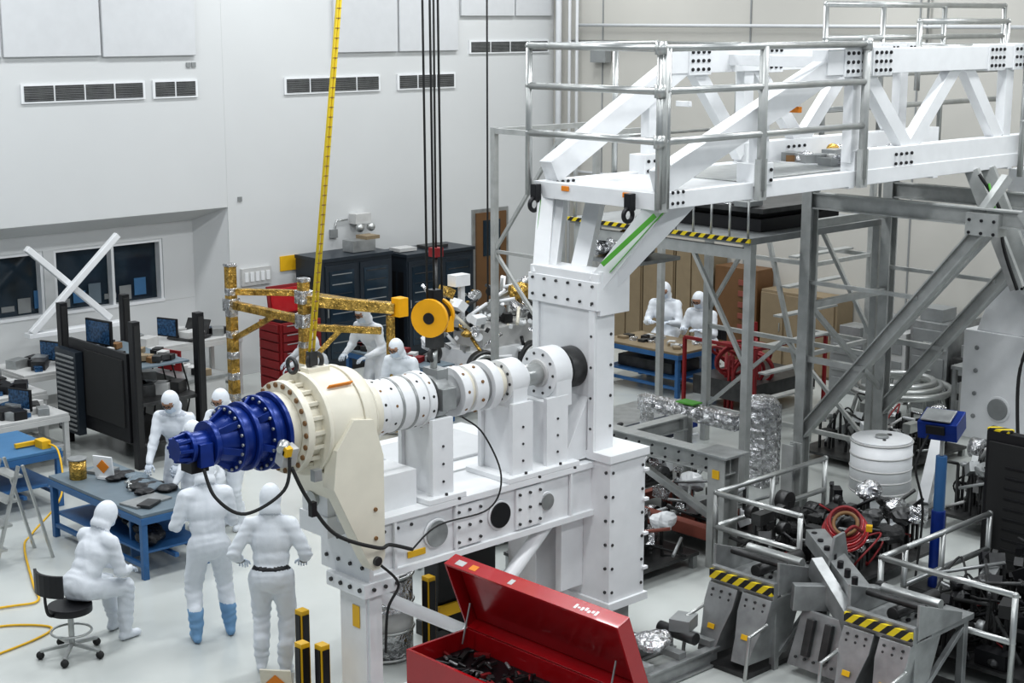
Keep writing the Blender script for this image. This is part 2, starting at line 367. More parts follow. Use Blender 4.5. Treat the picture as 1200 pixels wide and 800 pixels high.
b.box(7.9,10.62,10.25,10.45,.04,.12,W);b.box(8.2,8.5,9.9,10.4,.02,.14,W)
b.box(10.6,10.85,10.05,10.89,1.9,3.68,W)
b.box(10.57,10.6,10.05,10.13,1.9,3.68,W);b.box(10.57,10.6,10.81,10.89,1.9,3.68,W)
b.box(10.57,10.88,10.02,10.92,3.6,3.7,W);b.box(10.56,10.62,10.0,10.94,3.35,3.62,W)
b.bolts((10.555,10.47,3.5),(-1,0,0),.8,.16,6,2,.014,'dark_steel')
b.box(10.6,11.1,9.85,10.6,.46,1.95,W);b.box(10.57,11.13,9.82,10.63,1.9,1.98,W);b.box(10.57,11.13,9.82,10.63,.42,.5,W)
b.box(10.7,11.0,9.95,10.5,0,.46,'grey_paint');b.box(10.62,11.08,9.9,10.55,0,.05,'dark_steel')
b.box(10.3,10.62,10.55,10.95,.3,2.35,W);b.box(10.3,10.6,10.2,10.28,.6,1.4,W);b.box(10.35,10.6,10.6,10.9,0,.3,'grey_paint')
for i in range(6): 
    b.cyl((11.06,9.84,.6+i*.24),(11.06,9.86,.6+i*.24),.016,'dark_steel',n=8);b.cyl((10.64,9.84,.6+i*.24),(10.64,9.86,.6+i*.24),.016,'dark_steel',n=8)
    b.cyl((10.585,9.9,.6+i*.24),(10.605,9.9,.6+i*.24),.016,'dark_steel',n=8)
for z in (.75,1.1,1.45,1.75): b.cyl((11.09,10.0,z),(11.115,10.0,z),.03,W,n=10);b.rbox((11.1,9.84,z),(.06,.04,.03),W)
b.cyl((10.58,10.25,1.25),(10.605,10.25,1.25),.03,'dark_steel')
for i in range(5): b.cyl((10.8,10.04,2.2+i*.3),(10.8,10.06,2.2+i*.3),.015,'dark_steel',n=8);b.cyl((10.56,10.09,2.2+i*.3),(10.58,10.09,2.2+i*.3),.013,'dark_steel',n=8)
b.box(10.585,10.602,10.42,10.66,2.12,2.24,'pale_plastic');b.box(10.585,10.602,10.62,10.7,2.35,2.4,'yellow')
for q in [((10.72,10.8,3.6),(11.05,11.0,4.36)),((10.66,10.85,3.6),(10.9,11.02,4.36)),((10.66,10.1,3.6),(10.95,9.62,4.36)),((10.82,10.1,3.6),(11.45,9.7,4.36)),((10.82,10.5,3.6),(11.5,10.9,4.36))]:
    b.beam(q[0],q[1],.16,.17,W)
b.box(10.6,11.0,10.0,10.12,3.3,3.72,W)
b.beam((10.98,9.56,4.3),(10.72,9.98,3.72),.19,.01,'green_tape');b.beam((10.8,9.52,4.28),(10.56,9.95,3.8),.01,.05,'green_tape')
b.beam((10.8,11.0,4.3),(10.7,10.95,4.0),.01,.05,'green_tape')
b.done('turnover_fixture_frame',.008)
b=B()
BL='blue_anodised'
def ring(x0,x1,r,k,r2=None,n=40): b.cyl(ax(x0),ax(x1),r,k,r2,n=n)
ring(6.2,6.3,.09,BL);ring(6.3,6.34,.13,BL);ring(6.34,6.5,.11,BL);ring(6.48,6.53,.18,BL);ring(6.53,6.68,.14,BL,.2)
ring(6.68,6.71,.27,BL);ring(6.71,6.8,.245,BL);ring(6.8,6.84,.28,BL);ring(6.84,6.95,.2,BL,.24);ring(6.95,6.99,.31,BL);ring(6.99,7.07,.28,BL);ring(7.07,7.11,.32,BL)
for i in range(20):
    t=i*2*math.pi/20;c,s_=math.cos(t),math.sin(t)
    for x,r in [(6.68,.245),(6.95,.285)]: b.cyl((x-.02,YA+c*r,ZA+s_*r),(x,YA+c*r,ZA+s_*r),.014,'grey_steel',n=8)
for i in range(6):
    t=i*2*math.pi/6+.3;c,s_=math.cos(t),math.sin(t);b.beam((6.53,YA+c*.13,ZA+s_*.13),(6.69,YA+c*.23,ZA+s_*.23),.03,.06,BL);b.beam((6.84,YA+c*.18,ZA+s_*.18),(6.96,YA+c*.28,ZA+s_*.28),.03,.06,BL)
for i in range(8):
    t=i*2*math.pi/8;c,s_=math.cos(t),math.sin(t);b.beam((6.2,YA+c*.09,ZA+s_*.09),(6.31,YA+c*.11,ZA+s_*.11),.03,.03,BL)
b.box(6.35,6.47,YA-.14,YA+.14,ZA-.15,ZA+.04,BL);b.box(6.3,6.46,YA-.08,YA+.08,ZA-.2,ZA-.1,'black')
ring(7.11,7.2,.30,'cream_paint');ring(7.2,7.27,.385,'cream_paint')
for i in range(22):
    t=i*2*math.pi/22;c,s_=math.cos(t)*.355,math.sin(t)*.355;b.cyl((7.185,YA+c,ZA+s_),(7.205,YA+c,ZA+s_),.022,'brown_stain',n=10)
for i in range(18):
    t=i*2*math.pi/18;c,s_=math.cos(t)*.35,math.sin(t)*.35;b.beam((7.26,YA+c,ZA+s_),(7.4,YA+c,ZA+s_),.035,.035,'cream_paint')
ring(7.27,7.4,.33,'cream_paint');ring(7.38,7.42,.435,'cream_paint');ring(7.42,7.74,.425,'cream_paint');ring(7.74,7.78,.44,'cream_paint');ring(7.78,7.89,.425,'cream_paint',.405);ring(7.89,7.96,.405,'cream_paint',.33)
ring(7.96,8.06,.28,'cream_paint')
b.prism([(7.38,9.9,2.3),(7.42,9.9,2.62),(7.6,9.9,2.85),(7.8,9.9,2.82),(7.9,9.9,2.5),(7.9,9.9,1.62),(7.84,9.9,1.52),(7.77,9.9,1.52),(7.71,9.9,1.62)],(0,.15,0),'cream_paint')
b.prism([(7.42,9.93,2.4),(7.88,9.93,2.6),(7.88,9.93,2.1),(7.6,9.93,2.1)],(0,.7,0),'cream_paint')
b.cyl((7.805,9.87,1.6),(7.805,10.1,1.6),.04,'dark_steel')
for z in (1.8,2.05): b.cyl((7.8,9.885,z),(7.8,9.905,z),.018,'brown_stain')
b.rbox((7.6,YA-.27,ZA+.335),(.24,.012,.075),'orange',rx=50);b.rbox((7.6,YA-.274,ZA+.337),(.18,.008,.035),'yellow',rx=50)
b.torus((7.33,YA,ZA+.5),(1,0,0),.06,.018,'dark_steel');b.torus((7.56,YA,ZA+.5),(0,1,0),.07,.02,'dark_steel');b.box(7.45,7.67,YA-.06,YA+.06,ZA+.4,ZA+.46,'cream_paint')
b.rbox((7.0,YA-.36,ZA-.12),(.14,.1,.16),'pale_plastic',rx=20);b.rbox((6.96,YA-.43,ZA-.07),(.06,.05,.08),'yellow',rx=20);b.cyl((6.93,YA-.4,ZA-.06),(6.98,YA-.36,ZA-.02),.05,'pipe_steel')
b.box(7.22,7.3,YA-.42,YA-.36,ZA-.38,ZA-.28,'grey_steel')
ring(8.06,8.16,.25,W);ring(8.16,8.6,.235,W);ring(8.6,8.68,.25,W);ring(8.3,8.33,.243,'grey_steel');ring(8.45,8.48,.243,'grey_steel')
for x,n in [(8.11,12),(8.24,9),(8.54,9),(8.64,12)]:
    rr=.25 if x in(8.11,8.64) else .235
    for i in range(n):
        t=i*2*math.pi/n+x*9;c,s_=math.cos(t)*rr,math.sin(t)*rr;b.cyl((x,YA+c*.97,ZA+s_*.97),(x,YA+c*1.015,ZA+s_*1.015),.014,'rubber' if i%3 else 'brown_stain',n=8)
ring(8.68,8.76,.16,'dark_steel');ring(8.76,8.9,.19,'grey_steel');ring(8.9,9.02,.16,'grey_steel')
b.box(8.76,8.92,YA-.22,YA+.22,ZA-.1,ZA+.1,'grey_steel');b.box(8.8,8.93,YA-.1,YA+.1,ZA+.14,ZA+.25,'grey_steel')
ring(9.02,9.12,.225,W);ring(9.12,9.18,.19,'cream_paint');ring(9.18,9.32,.215,W);ring(9.32,9.38,.18,'grey_steel');ring(9.38,9.48,.23,W)
for x in (9.07,9.25,9.43):
    for i in range(8):
        t=i*2*math.pi/8+x*7;c,s_=math.cos(t)*.222,math.sin(t)*.222;b.cyl((x,YA+c*.95,ZA+s_*.95),(x,YA+c*1.03,ZA+s_*1.03),.016,'brown_stain',n=8)
ring(9.48,9.6,.15,'cream_paint');ring(9.82,9.9,.14,W);ring(9.9,10.14,.1,'pipe_steel')
ring(10.36,10.44,.15,W);ring(10.42,10.6,.2,'dark_steel')
b.done('spindle_assembly',.004)
b=B()
b.path([(6.98,YA-.43,ZA-.12),(6.9,YA-.45,2.4),(6.6,YA-.35,2.25),(6.4,YA-.25,2.4),(6.38,YA-.12,2.62)],.014,'rubber',smooth=True)
b.path([(6.98,YA-.45,ZA-.2),(7.1,YA-.48,2.3),(7.35,YA-.5,1.95),(7.75,YA-.55,1.75),(8.0,YA-.4,1.68),(8.3,10.03,1.55)],.016,'rubber',smooth=True)
b.path([(8.3,10.03,1.55),(8.6,10.03,1.7),(9.2,10.03,1.72),(9.35,10.03,2.0),(9.2,10.1,2.4),(8.95,10.1,2.6)],.008,'rubber',smooth=True)
b.path([(7.85,9.9,1.55),(8.1,9.98,1.3),(7.98,9.98,1.1),(7.98,10.02,.7)],.012,'rubber',smooth=True)
b.rbox((7.15,YA-.48,2.2),(.05,.05,.12),'black')
b.done('control_cables')
b=B()
x0,z0,x1,z1=7.52,3.3,8.12,8.0
for o in (-.02,.02): b.path([(x0+o,YA,z0),(x1+o*.5,YA,z1)],.013,'yellow_sling')
for i in range(60):
    t=i/60;b.rbox((x0+(x1-x0)*t,YA,z0+(z1-z0)*t),(.045,.025,.008),'brown_stain')
b.box(7.49,7.57,YA-.03,YA+.03,3.24,3.36,'dark_steel')
b.done('lifting_sling')
b=B()
xc=8.86;zc=3.5
for dx in (-.08,.0,.09): b.path([(xc+dx,YA,zc),(xc+dx-.03,YA,8.)],.010,'rubber')
dv=V((.9,.43,0)).normalized()
for o,r,t in ((-.1,.17,.045),(.09,.15,.05)):
    c=V((xc,YA,zc-.02))+dv*o;b.cyl(c-dv*t/2,c+dv*t/2,r,'hook_yellow',n=30);b.cyl(c-dv*(t/2+.01),c+dv*(t/2+.01),r*.3,'black',n=20)
c=V((xc,YA,zc-.02));b.cyl(c-dv*.09,c+dv*.08,.13,'black',n=26);b.box(xc-.06,xc+.06,YA-.06,YA+.06,zc-.3,zc-.1,'dark_steel');b.box(xc-.05,xc+.05,YA-.05,YA+.05,zc+.05,zc+.22,'black')
b.box(xc+.06,xc+.14,YA-.1,YA+.02,zc-.16,zc-.02,'hook_yellow')
b.cyl((xc,YA,zc-.3),(xc-.02,YA,ZA+.22),.03,'pipe_steel');b.torus((xc,YA,zc-.36),(0,1,0),.06,.022,'dark_steel')
b.done('crane_hook_block')
b=B();b.path([(13.25,15.45,3.1),(13.25,15.45,8)],.014,'rubber');b.box(13.18,13.32,15.38,15.52,3.0,3.12,'red_dull');b.path([(13.25,15.45,1.9),(13.25,15.45,3.0)],.02,'dark_steel')
b.path([(13.75,15.0,8.0),(13.75,15.0,2.4)],.012,'rubber');b.done('crane_pendant_cable')
# ------------------------------------------------------------ UPPER DECK
b=B()
y0,y1=9.5,11.12;X0,X1=10.8,17.8;zd=4.46
b.box(X0,X1,y0,y1,zd-.05,zd,W);b.box(X0,X1,y0,y0+.12,zd-.14,zd+.02,W);b.box(X0,X1,y1-.12,y1,zd-.14,zd+.02,W);b.box(X0,X0+.12,y0,y1,zd-.14,zd+.02,W)
b.box(12.3,14.2,y0+.25,y1-.2,zd,zd+.015,'grey_frame');b.box(14.3,17.7,y0+.2,y1-.2,zd,zd+.012,'acoustic_panel')
for x in (12.2,13.8,15.4,17.): b.box(x,x+.1,y0,y1,zd-.16,zd-.05,W)
zt=5.6
for y,xe in ((y0+.1,13.7),(y1-.1,12.95)):
    b.beam((X0+.12,y,zd+.1),(xe,y,zt+.02),.17,.24,W);b.beam((xe-.35,y,zt),(X1,y,zt),.2,.26,W)
    b.beam((13.9,y,zd+.1),(X1,y,zd+.1),.18,.26,W)
    for a,c in (((14.0,zt),(14.95,zd+.2)),((15.0,zd+.2),(15.95,zt)),((16.0,zt),(16.85,zd+.2)),((13.95,zt),(13.95,zd+.1)),((17.0,zd+.1),(17.0,zt)),((12.4,zd+.05),(12.4,zd+.75))):
        b.beam((a[0],y,a[1]),(c[0],y,c[1]),.12,.17,W)
    if xe<13: b.beam((13.0,y,zt),(13.9,y,zd+.1),.12,.17,W)
    for x in (xe+.1,14.3,16.6,17.15):
        b.box(x-.18,x+.18,y-.115,y+.115,zt-.15,zt+.15,W);b.bolts((x,y-.12,zt),(0,-1,0),.26,.18,4,3,.019)
    b.box(12.2,12.5,y-.11,y+.11,zd-.02,zd+.2,W);b.bolts((X0+.25,y-.1,zd-.04),(0,-1,0),.22,.1,4,2,.016)
    b.bolts((12.35,y-.12,zd+.08),(0,-1,0),.2,.1,3,2,.018);b.bolts((14.8,y-.1,zd+.1),(0,-1,0),.3,.1,4,2,.018)
    b.box(12.9,12.95,y-.095,y+.095,5.12,5.18,'orange' if xe>13 else W)
for x in (13.6,15.9,17.2): b.beam((x,y0+.1,zt),(x,y1-.1,zt),.12,.12,W)
b.beam((13.6,y0+.1,zt),(15.8,y1-.1,zt),.08,.1,W);b.box(X0-.015,X0,y0+.3,y0+.42,zd-.05,zd,'orange');b.box(X0-.015,X0,y1-.5,y1-.4,zd-.05,zd,'orange')
for (x,y) in ((X0-.02,y1-.1),(X0+.0,y0+.3)): b.torus((x-.06,y,zd-.2),(0,1,0),.06,.022,'black');b.box(x-.08,x,y-.04,y+.04,zd-.16,zd,'black')
b.done('overhead_platform',.006)
def railing(b,pts,zs,zb,posts=None,r=.028,k='pipe_steel'):
    for z in zs: b.rails([(p[0],p[1],z) for p in pts],r,k)
    for p in (posts or pts): b.cyl((p[0],p[1],zb),(p[0],p[1],max(zs)),r,k,n=12)
b=B();P='pipe_steel'
yr=y0-.05
railing(b,[(X0-.04,y1+.02),(X0-.04,yr),(13.95,yr)],(5.78,5.4,4.95),zd-.12,[(X0-.04,y1+.02),(X0-.04,yr),(12.25,yr),(13.95,yr),(X0+.06,yr)],.034)
for x in (X0+.0,12.25,13.95): b.box(x-.06,x+.06,yr-.03,yr+.03,zd-.15,zd+.25,'grey_frame');b.cyl((x,yr,4.4),(x,yr,5.78),.045,'grey_frame',n=12)
for x,z in ((X0-.04,5.4),(X0-.04,4.95),(X0-.04,5.78),(13.95,5.78)): b.cyl((x-.0,yr,z-.06),(x,yr,z+.06),.055,P,n=12)
b.cyl((13.95,y1,zd),(13.95,y1,5.78),.03,P);b.rails([(X0-.02,y1,5.78),(12.6,y1,5.78)],.03,P);b.cyl((12.0,y1+.03,zd),(12.0,y1+.03,5.78),.03,P)
railing(b,[(15.9,y1+.25),(20.0,y1+.25)],(6.2,5.8,5.35,4.95),4.4,[(15.9,y1+.25),(17.1,y1+.25),(18.5,y1+.25),(20.0,y1+.25)],.034)
railing(b,[(17.2,yr),(18.8,yr)],(5.75,5.3,4.85),4.2,None,.034)
railing(b,[(16.4,y0+.9),(18.4,y0+.9)],(6.0,5.7),5.2,None,.034)
b.done('platform_handrail')
b=B();random.seed(4)
for i in range(40):
    x=14.3+random.random()*3.0;y=y0+.35+random.random()*.95;s_=.05+random.random()*.12
    if i%3==0: b.foil((x,y,zd+.07),(s_*2,s_*1.5,.14),random.choice(['foil_silver','foil_gold','foil_silver']),i)
    else: b.rbox((x,y,zd+s_*.3+.01),(s_*1.6,s_,s_*.6),random.choice(['grey_steel','dark_steel','grey_paint','pale_plastic','brown_stain','grey_paint']),rz=random.random()*90)
b.done('platform_hardware')
# ------------------------------------------------------------ GREY SUPPORT FRAMES
def gframe(X,k='grey_frame'):
    b=B()
    b.ibeam((X,11.3,0),(X,11.3,4.3),.14,.14,k);b.ibeam((X,8.2,0),(X,8.2,4.25),.14,.14,k)
    b.ibeam((X,11.35,3.9),(X,8.1,3.9),.13,.18,k);b.ibeam((X,11.3,1.0),(X,8.95,3.82),.13,.13,k)
    b.beam((X+.45,11.3,1.2),(X+.45,8.95,3.9),.09,.1,k)
    b.beam((X,11.3,1.95),(X,10.4,1.95),.07,.07,k);b.beam((X,11.3,2.9),(X,9.75,2.9),.05,.05,k)
    b.box(X-.15,X+.15,11.15,11.45,0,.03,k);b.bolts((X,11.3,.04),(0,0,1),.22,.22,2,2)
    b.beam((X,8.5,3.9),(X+.05,7.9,4.4),.16,.16,k);b.beam((X,9.0,3.95),(X+.3,8.9,4.32),.1,.1,k)
    b.box(X-.1,X+.1,8.75,9.15,3.7,3.95,k);b.bolts((X-.1,8.95,3.8),(-1,0,0),.3,.14,3,2,.018)
    return b
b=gframe(15.63);b.path([(15.5,8.3,4.2),(15.5,8.2,3.0),(15.55,8.4,2.2),(15.5,8.3,1.2)],.02,'rubber',smooth=True)
for o in (0,.35): b.beam((16.3+o,9.55,4.33),(16.5+o,9.0,3.0),.15,.15,'grey_frame')
b.path([(16.2,9.4,4.3),(16.35,9.2,3.9),(16.3,9.1,3.5),(16.4,8.95,3.0)],.02,'rubber',smooth=True);b.path([(16.25,9.3,4.2),(16.3,9.2,3.8)],.014,'green_tape');b.done('gantry_support_leg')
b=gframe(17.35);b.beam((15.7,11.3,2.6),(17.3,11.3,2.6),.08,.08,'grey_frame');b.beam((15.7,11.3,3.6),(17.3,11.3,3.6),.08,.1,'grey_frame');b.beam((15.7,11.3,2.6),(17.3,11.3,1.3),.06,.06,'grey_frame');b.done('gantry_support_leg')
# side work platform
b=B();k='grey_frame'
b.box(14.66,17.5,11.45,14.4,3.42,3.5,'grey_paint');b.box(14.63,14.66,11.42,14.42,3.45,3.5,'hazard')
for x in (14.75,17.4):
    for y in (11.5,14.3): b.beam((x,y,0),(x,y,3.42),.1,.1,k)
b.beam((14.75,11.5,3.3),(14.75,14.3,3.3),.06,.14,k)
for x in (14.75,17.4):
    b.beam((x,11.5,1.9),(x,12.4,3.3),.05,.05,k);b.beam((x,14.3,1.9),(x,13.4,3.3),.05,.05,k)
for z in (.5,1.7): b.beam((17.4,11.5,z),(17.4,14.3,z),.06,.06,k)
b.beam((17.4,11.5,.5),(17.4,12.9,1.7),.05,.05,k);b.beam((17.4,12.9,1.7),(17.4,14.3,.5),.05,.05,k)
railing(b,[(14.7,11.5),(14.7,13.2)],(3.95,),3.5,[(14.7,11.5+i*.28) for i in range(7)],.014)
railing(b,[(17.4,11.5),(17.4,14.3)],(4.5,4.0),3.5,None,.022);railing(b,[(14.7,14.35),(17.4,14.35)],(4.5,4.0),3.5,None,.022)
b.box(15.2,16.8,11.7,13.5,3.5,3.66,'black');b.box(15.1,16.9,11.6,13.6,3.74,3.8,'dark_steel');b.box(15.3,16.7,11.8,13.4,3.66,3.74,'rubber')
for i in range(6): b.rbox((15.2+.1*i,11.9+i*.28,3.84),(.3,.2,.06),random.choice(['dark_steel','grey_paint','foil_silver']),rz=i*15)
b.box(14.7,15.6,13.3,14.25,2.95,3.0,'grey_steel')
for i in range(14): b.foil((14.85+.12*(i%5),13.45+.055*i,3.1+.05*(i%3)),(.3,.34,.24),'foil_silver' if i%4 else 'foil_gold',i)
b.done('work_platform')
b=B()
for x,y in ((16,17.3),(16,15.9),(18.2,17.3),(18.2,15.9)): b.beam((x,y,0),(x,y,4.45),.09,.09,k)
b.beam((16,17.3,4.4),(16,15.9,4.4),.08,.08,k);b.beam((16,17.3,4.4),(18.2,17.3,4.4),.08,.08,k);b.beam((16,15.9,4.4),(18.2,15.9,4.4),.08,.08,k)
b.beam((16,17.3,2.6),(16,15.9,4.4),.05,.05,k);b.beam((16,17.3,2.6),(16,15.9,2.6),.05,.05,k);b.beam((16,17.3,2.6),(16,15.9,1.2),.05,.05,k)
b.done('scaffold_tower')
b=B()
for x,y in ((18.4,14.3),(18.4,13.2),(19.8,14.3),(19.8,13.2)): b.beam((x,y,0),(x,y,3.9),.08,.08,k)
for i in range(7): b.box(18.4,19.8,14.1-.12*i,14.25-.12*i,.4+.45*i,.43+.45*i,k)
for z in (1.3,2.6,3.8):
    b.beam((18.4,14.3,z),(18.4,13.2,z),.06,.06,k);b.beam((19.8,14.3,z),(19.8,13.2,z),.06,.06,k);b.beam((18.4,13.2,z),(19.8,13.2,z),.06,.06,k)
b.beam((18.4,13.2,.3),(18.4,14.3,3.8),.06,.06,k);b.done('access_stair_tower')
b=B()
b.box(17.95,19.0,8.6,10.5,.7,2.12,W);b.box(18.1,18.9,9.1,10.1,2.12,4.2,W);b.box(18.05,18.9,8.8,10.3,0,.7,'grey_paint')
b.prism([(18.0,10.35,2.12),(18.1,10.1,3.0),(18.1,9.1,3.0),(18.0,8.8,2.12)],(.5,0,0),W)
b.cyl((17.91,9.95,1.15),(17.95,9.95,1.15),.14,'grey_paint');b.cyl((17.95,9.95,1.15),(17.93,9.95,1.15),.17,W)
b.cyl((17.9,9.55,2.9),(18.15,9.55,2.9),.27,W,n=30);b.cyl((17.86,9.55,2.9),(17.92,9.55,2.9),.18,'black',n=30)
for i in range(8):
    t=i*math.pi/4;b.cyl((17.88,9.55+.22*math.cos(t),2.9+.22*math.sin(t)),(17.91,9.55+.22*math.cos(t),2.9+.22*math.sin(t)),.018,'black',n=8)
for i in range(4): b.cyl((17.93,10.3,1.0+i*.3),(17.96,10.3,1.0+i*.3),.03,'grey_paint',n=10)
b.done('rotation_pedestal',.01)
# ------------------------------------------------------------ helper furniture
def stool(b,x,y,zs=.52,rot=0):
    b.cyl((x,y,zs-.05),(x,y,zs+.02),.21,'black',n=28);b.cyl((x,y,.12),(x,y,zs-.05),.028,'pipe_steel')
    for i in range(5):
        t=rot+i*2*math.pi/5;c,s_=math.cos(t),math.sin(t);b.beam((x,y,.12),(x+c*.3,y+s_*.3,.08),.04,.03,'pipe_steel');b.sph((x+c*.3,y+s_*.3,.04),.04,'rubber')
    b.torus((x,y,.25),(0,0,1),.19,.012,'pipe_steel')
    bx,by=math.cos(rot+math.pi),math.sin(rot+math.pi)
    b.path([(x+bx*.1,y+by*.1,zs-.05),(x+bx*.26,y+by*.26,zs),(x+bx*.29,y+by*.29,zs+.25)],.015,'black',smooth=True)
    n=7
    for i in range(n):
        a=rot+math.pi+(i/(n-1)-.5)*1.2;b.rbox((x+math.cos(a)*.3,y+math.sin(a)*.3,zs+.3),(.03,.075,.22),'black',rz=math.degrees(a))
def table(x0,x1,y0,y1,z,top,frame,shelf=True):
    b=B();b.box(x0,x1,y0,y1,z-.04,z,top);b.box(x0-.01,x1+.01,y0-.01,y1+.01,z-.12,z-.04,frame)
    for x in (x0+.04,x1-.04):
        for y in (y0+.04,y1-.04): b.beam((x,y,0),(x,y,z-.1),.07,.07,frame)
        b.beam((x,y0,.15),(x,y1,.15),.05,.05,frame)
    if shelf: b.box(x0+.05,x1-.05,y0+.05,y1-.05,.28,.31,frame)
    b.beam(((x0+x1)/2,y0,.2),((x0+x1)/2,y1,.2),.05,.05,frame)
    return b
b=B();stool(b,6.78,13.36,.5,math.radians(12));b.done('swivel_stool',.003)
for (x,y) in ((20.65,17.82),(20.55,16.83)):
    b=B();stool(b,x,y,.44,math.radians(195));b.done('swivel_stool')
b=table(8.35,9.2,14.69,16.8,.75,'table_grey','blue_table');b.box(8.5,9.2,15.2,15.24,.1,.6,'blue_table');b.done('assembly_table',.004)
b=B();random.seed(2)
for i in range(14): b.foil((8.75+random.random()*.3,15.3+i*.07,.785),(.24,.2,.07),random.choice(['black','black','table_grey']),i)
for i in range(8): b.cyl((8.6+random.random()*.4,15.3+random.random()*.9,.79),(8.6+random.random()*.4,15.3+random.random()*.9,.80),.012,'pipe_steel',n=8)
b.rbox((8.65,15.1,.762),(.5,.3,.02),'grey_steel',rz=10);b.rbox((8.6,14.95,.775),(.25,.16,.03),'dark_steel',rz=30);b.rbox((8.9,16.5,.77),(.3,.25,.03),'grey_steel',rz=20)
b.done('tool_kit_bag')
b=B();b.cyl((8.55,16.45,.75),(8.55,16.45,.98),.1,'foil_gold');b.cyl((8.55,16.45,.98),(8.55,16.45,1.0),.11,'grey_steel');b.done('metal_canister')
b=B();b.rbox((8.75,16.2,.9),(.02,.26,.27),'white_paint',rz=25,ry=-8);b.rbox((8.735,16.195,.91),(.01,.12,.12),'orange',rz=25,rx=45,ry=-8);b.rbox((8.8,16.2,.77),(.15,.2,.03),'white_paint',rz=25);b.done('placard_sign')
b=B()
for i in range(9):b.foil((8.6+.05*i,14.9+.2*i,.42),(.28,.28,.18),random.choice(['foil_silver','black','grey_steel','black']),i)
b.done('stored_tool_pouches')
b=table(8.0,9.05,17.8,19.0,.75,'blue_mat','blue_table');b.done('equipment_cart',.004)
b=B();b.rbox((8.9,18.0,.8),(.12,.2,.1),'yellow');b.rbox((8.75,18.15,.79),(.3,.05,.05),'yellow')
b.path([(8.9,18.0,.8),(8.95,17.7,.75),(8.75,17.3,.3),(8.2,17.0,.02),(7.9,16.6,.02),(7.4,15.4,.02),(7.2,14.9,.02),(6.9,14.95,.02),(6.2,15.2,.02)],.013,'yellow',smooth=True)
b.path([(6.2,14.4,.015),(6.6,14.5,.015),(6.95,14.15,.015),(6.7,13.95,.015),(6.0,13.8,.015)],.012,'yellow',smooth=True);b.done('power_extension_cord')
b=B()
for y in (16.1,16.55):
    b.beam((7.3,y,0),(7.65,y,1.15),.05,.03,'pipe_steel');b.beam((8.0,y,0),(7.7,y,1.15),.04,.03,'pipe_steel')
for i in range(4): b.box(7.32+i*.08,7.46+i*.08,16.1,16.55,.2+i*.27,.23+i*.27,'pipe_steel')
b.done('step_ladder')
for (x0,x1,ya,yc,z) in ((9.2,10.2,20.4,21.9,.85),(11.9,14.1,21.3,22.2,1.0),(9.0,10.0,19.4,20.2,.75),(10.3,11.7,21.3,22.3,.9)):
    b=table(x0,x1,ya,yc,z,'pale_plastic','pale_plastic');random.seed(int(x0*10))
    for i in range(18):
        x=x0+.15+random.random()*(x1-x0-.3);y=ya+.15+random.random()*(yc-ya-.3);s_=.06+random.random()*.12
        b.rbox((x,y,z+s_*.4),(s_*1.7,s_*1.2,s_*.8),random.choice(['black','dark_steel','pale_plastic','black','grey_steel','screen_blue']),rz=random.random()*90)
    b.rbox(((x0+x1)/2,(ya+yc)/2,z+.2),(.03,.4,.3),'black',rz=20);b.rbox(((x0+x1)/2-.02,(ya+yc)/2,z+.2),(.01,.36,.26),'screen_blue',rz=20)
    b.done('lab_bench',.004)
b=B();b.rbox((13.3,21.6,1.03),(.5,.5,.03),'dark_steel',rz=20);b.rbox((13.55,21.75,1.15),(.02,.45,.25),'dark_steel',rz=20,ry=30);b.done('laptop_computer')
b=B();b.rbox((11.9,19.9,1.13),(.03,.45,.3),'red_dull',rz=15)
for i,z in enumerate((1.22,1.15,1.08)): b.rbox((11.88,19.9,z),(.012,.36-.05*i,.03),'pale_plastic',rz=15)
b.cyl((11.92,19.9,.9),(11.92,19.9,1.0),.02,'black');b.box(11.75,12.4,19.2,20.6,0,.92,'pale_plastic');b.box(11.72,12.43,19.17,20.63,.92,.96,'grey_steel')
for i in range(8): b.rbox((12.1,19.3+i*.15,1.0),(.2,.1,.1),random.choice(['black','pale_plastic','tan_cabinet']),rz=i*20)
b.done('hardware_warning_sign')
b=B();K='black'
for x,y in ((10.6,20.6),(11.6,20.6),(10.6,18.6),(11.6,18.6)):
    b.beam((x,y,0),(x,y,2.05),.12,.12,K);b.box(x-.04,x+.04,y-.068,y+.068,.3,2.0,'rubber')
b.box(10.6,11.6,18.6,20.6,.85,.9,'dark_steel');b.box(10.6,11.6,18.6,20.6,.3,.34,'dark_steel');b.box(10.7,11.5,18.7,20.5,1.35,1.38,'table_grey')
b.box(10.52,10.57,18.7,20.3,.35,1.6,K);b.box(10.5,10.53,18.8,19.85,.55,1.5,'rubber')
b.box(10.4,10.52,19.9,20.5,.25,1.45,'rack_blueblack')
for i in range(16): b.box(10.38,10.41,19.95,20.45,.3+i*.07,.33+i*.07,'grey_paint')
b.rbox((10.9,20.1,1.65),(.04,.55,.36),K,rz=10);b.rbox((10.875,20.1,1.65),(.01,.5,.31),'screen_blue',rz=10);b.beam((10.93,20.1,1.38),(10.93,20.1,1.55),.05,.05,K)
random.seed(7)
for i in range(18): b.rbox((10.75+random.random()*.7,18.8+random.random()*1.6,1.41+.04*random.random()),(.16,.12,.08),random.choice(['tan_cabinet','pale_plastic','black','brown_stain','dark_steel']),rz=random.random()*80)
for i in range(14): b.rbox((10.8+random.random()*.7,18.8+random.random()*1.6,.98),(.25,.2,.16),random.choice(['grey_steel','pale_plastic','black','dark_steel']),rz=random.random()*80)
for i in range(5): b.path([(11.5,18.9+i*.3,1.3),(11.6,18.9+i*.3,.8),(11.5,19.0+i*.25,.3)],.012,'rubber',smooth=True)
b.done('computer_workstation_rack',.004)
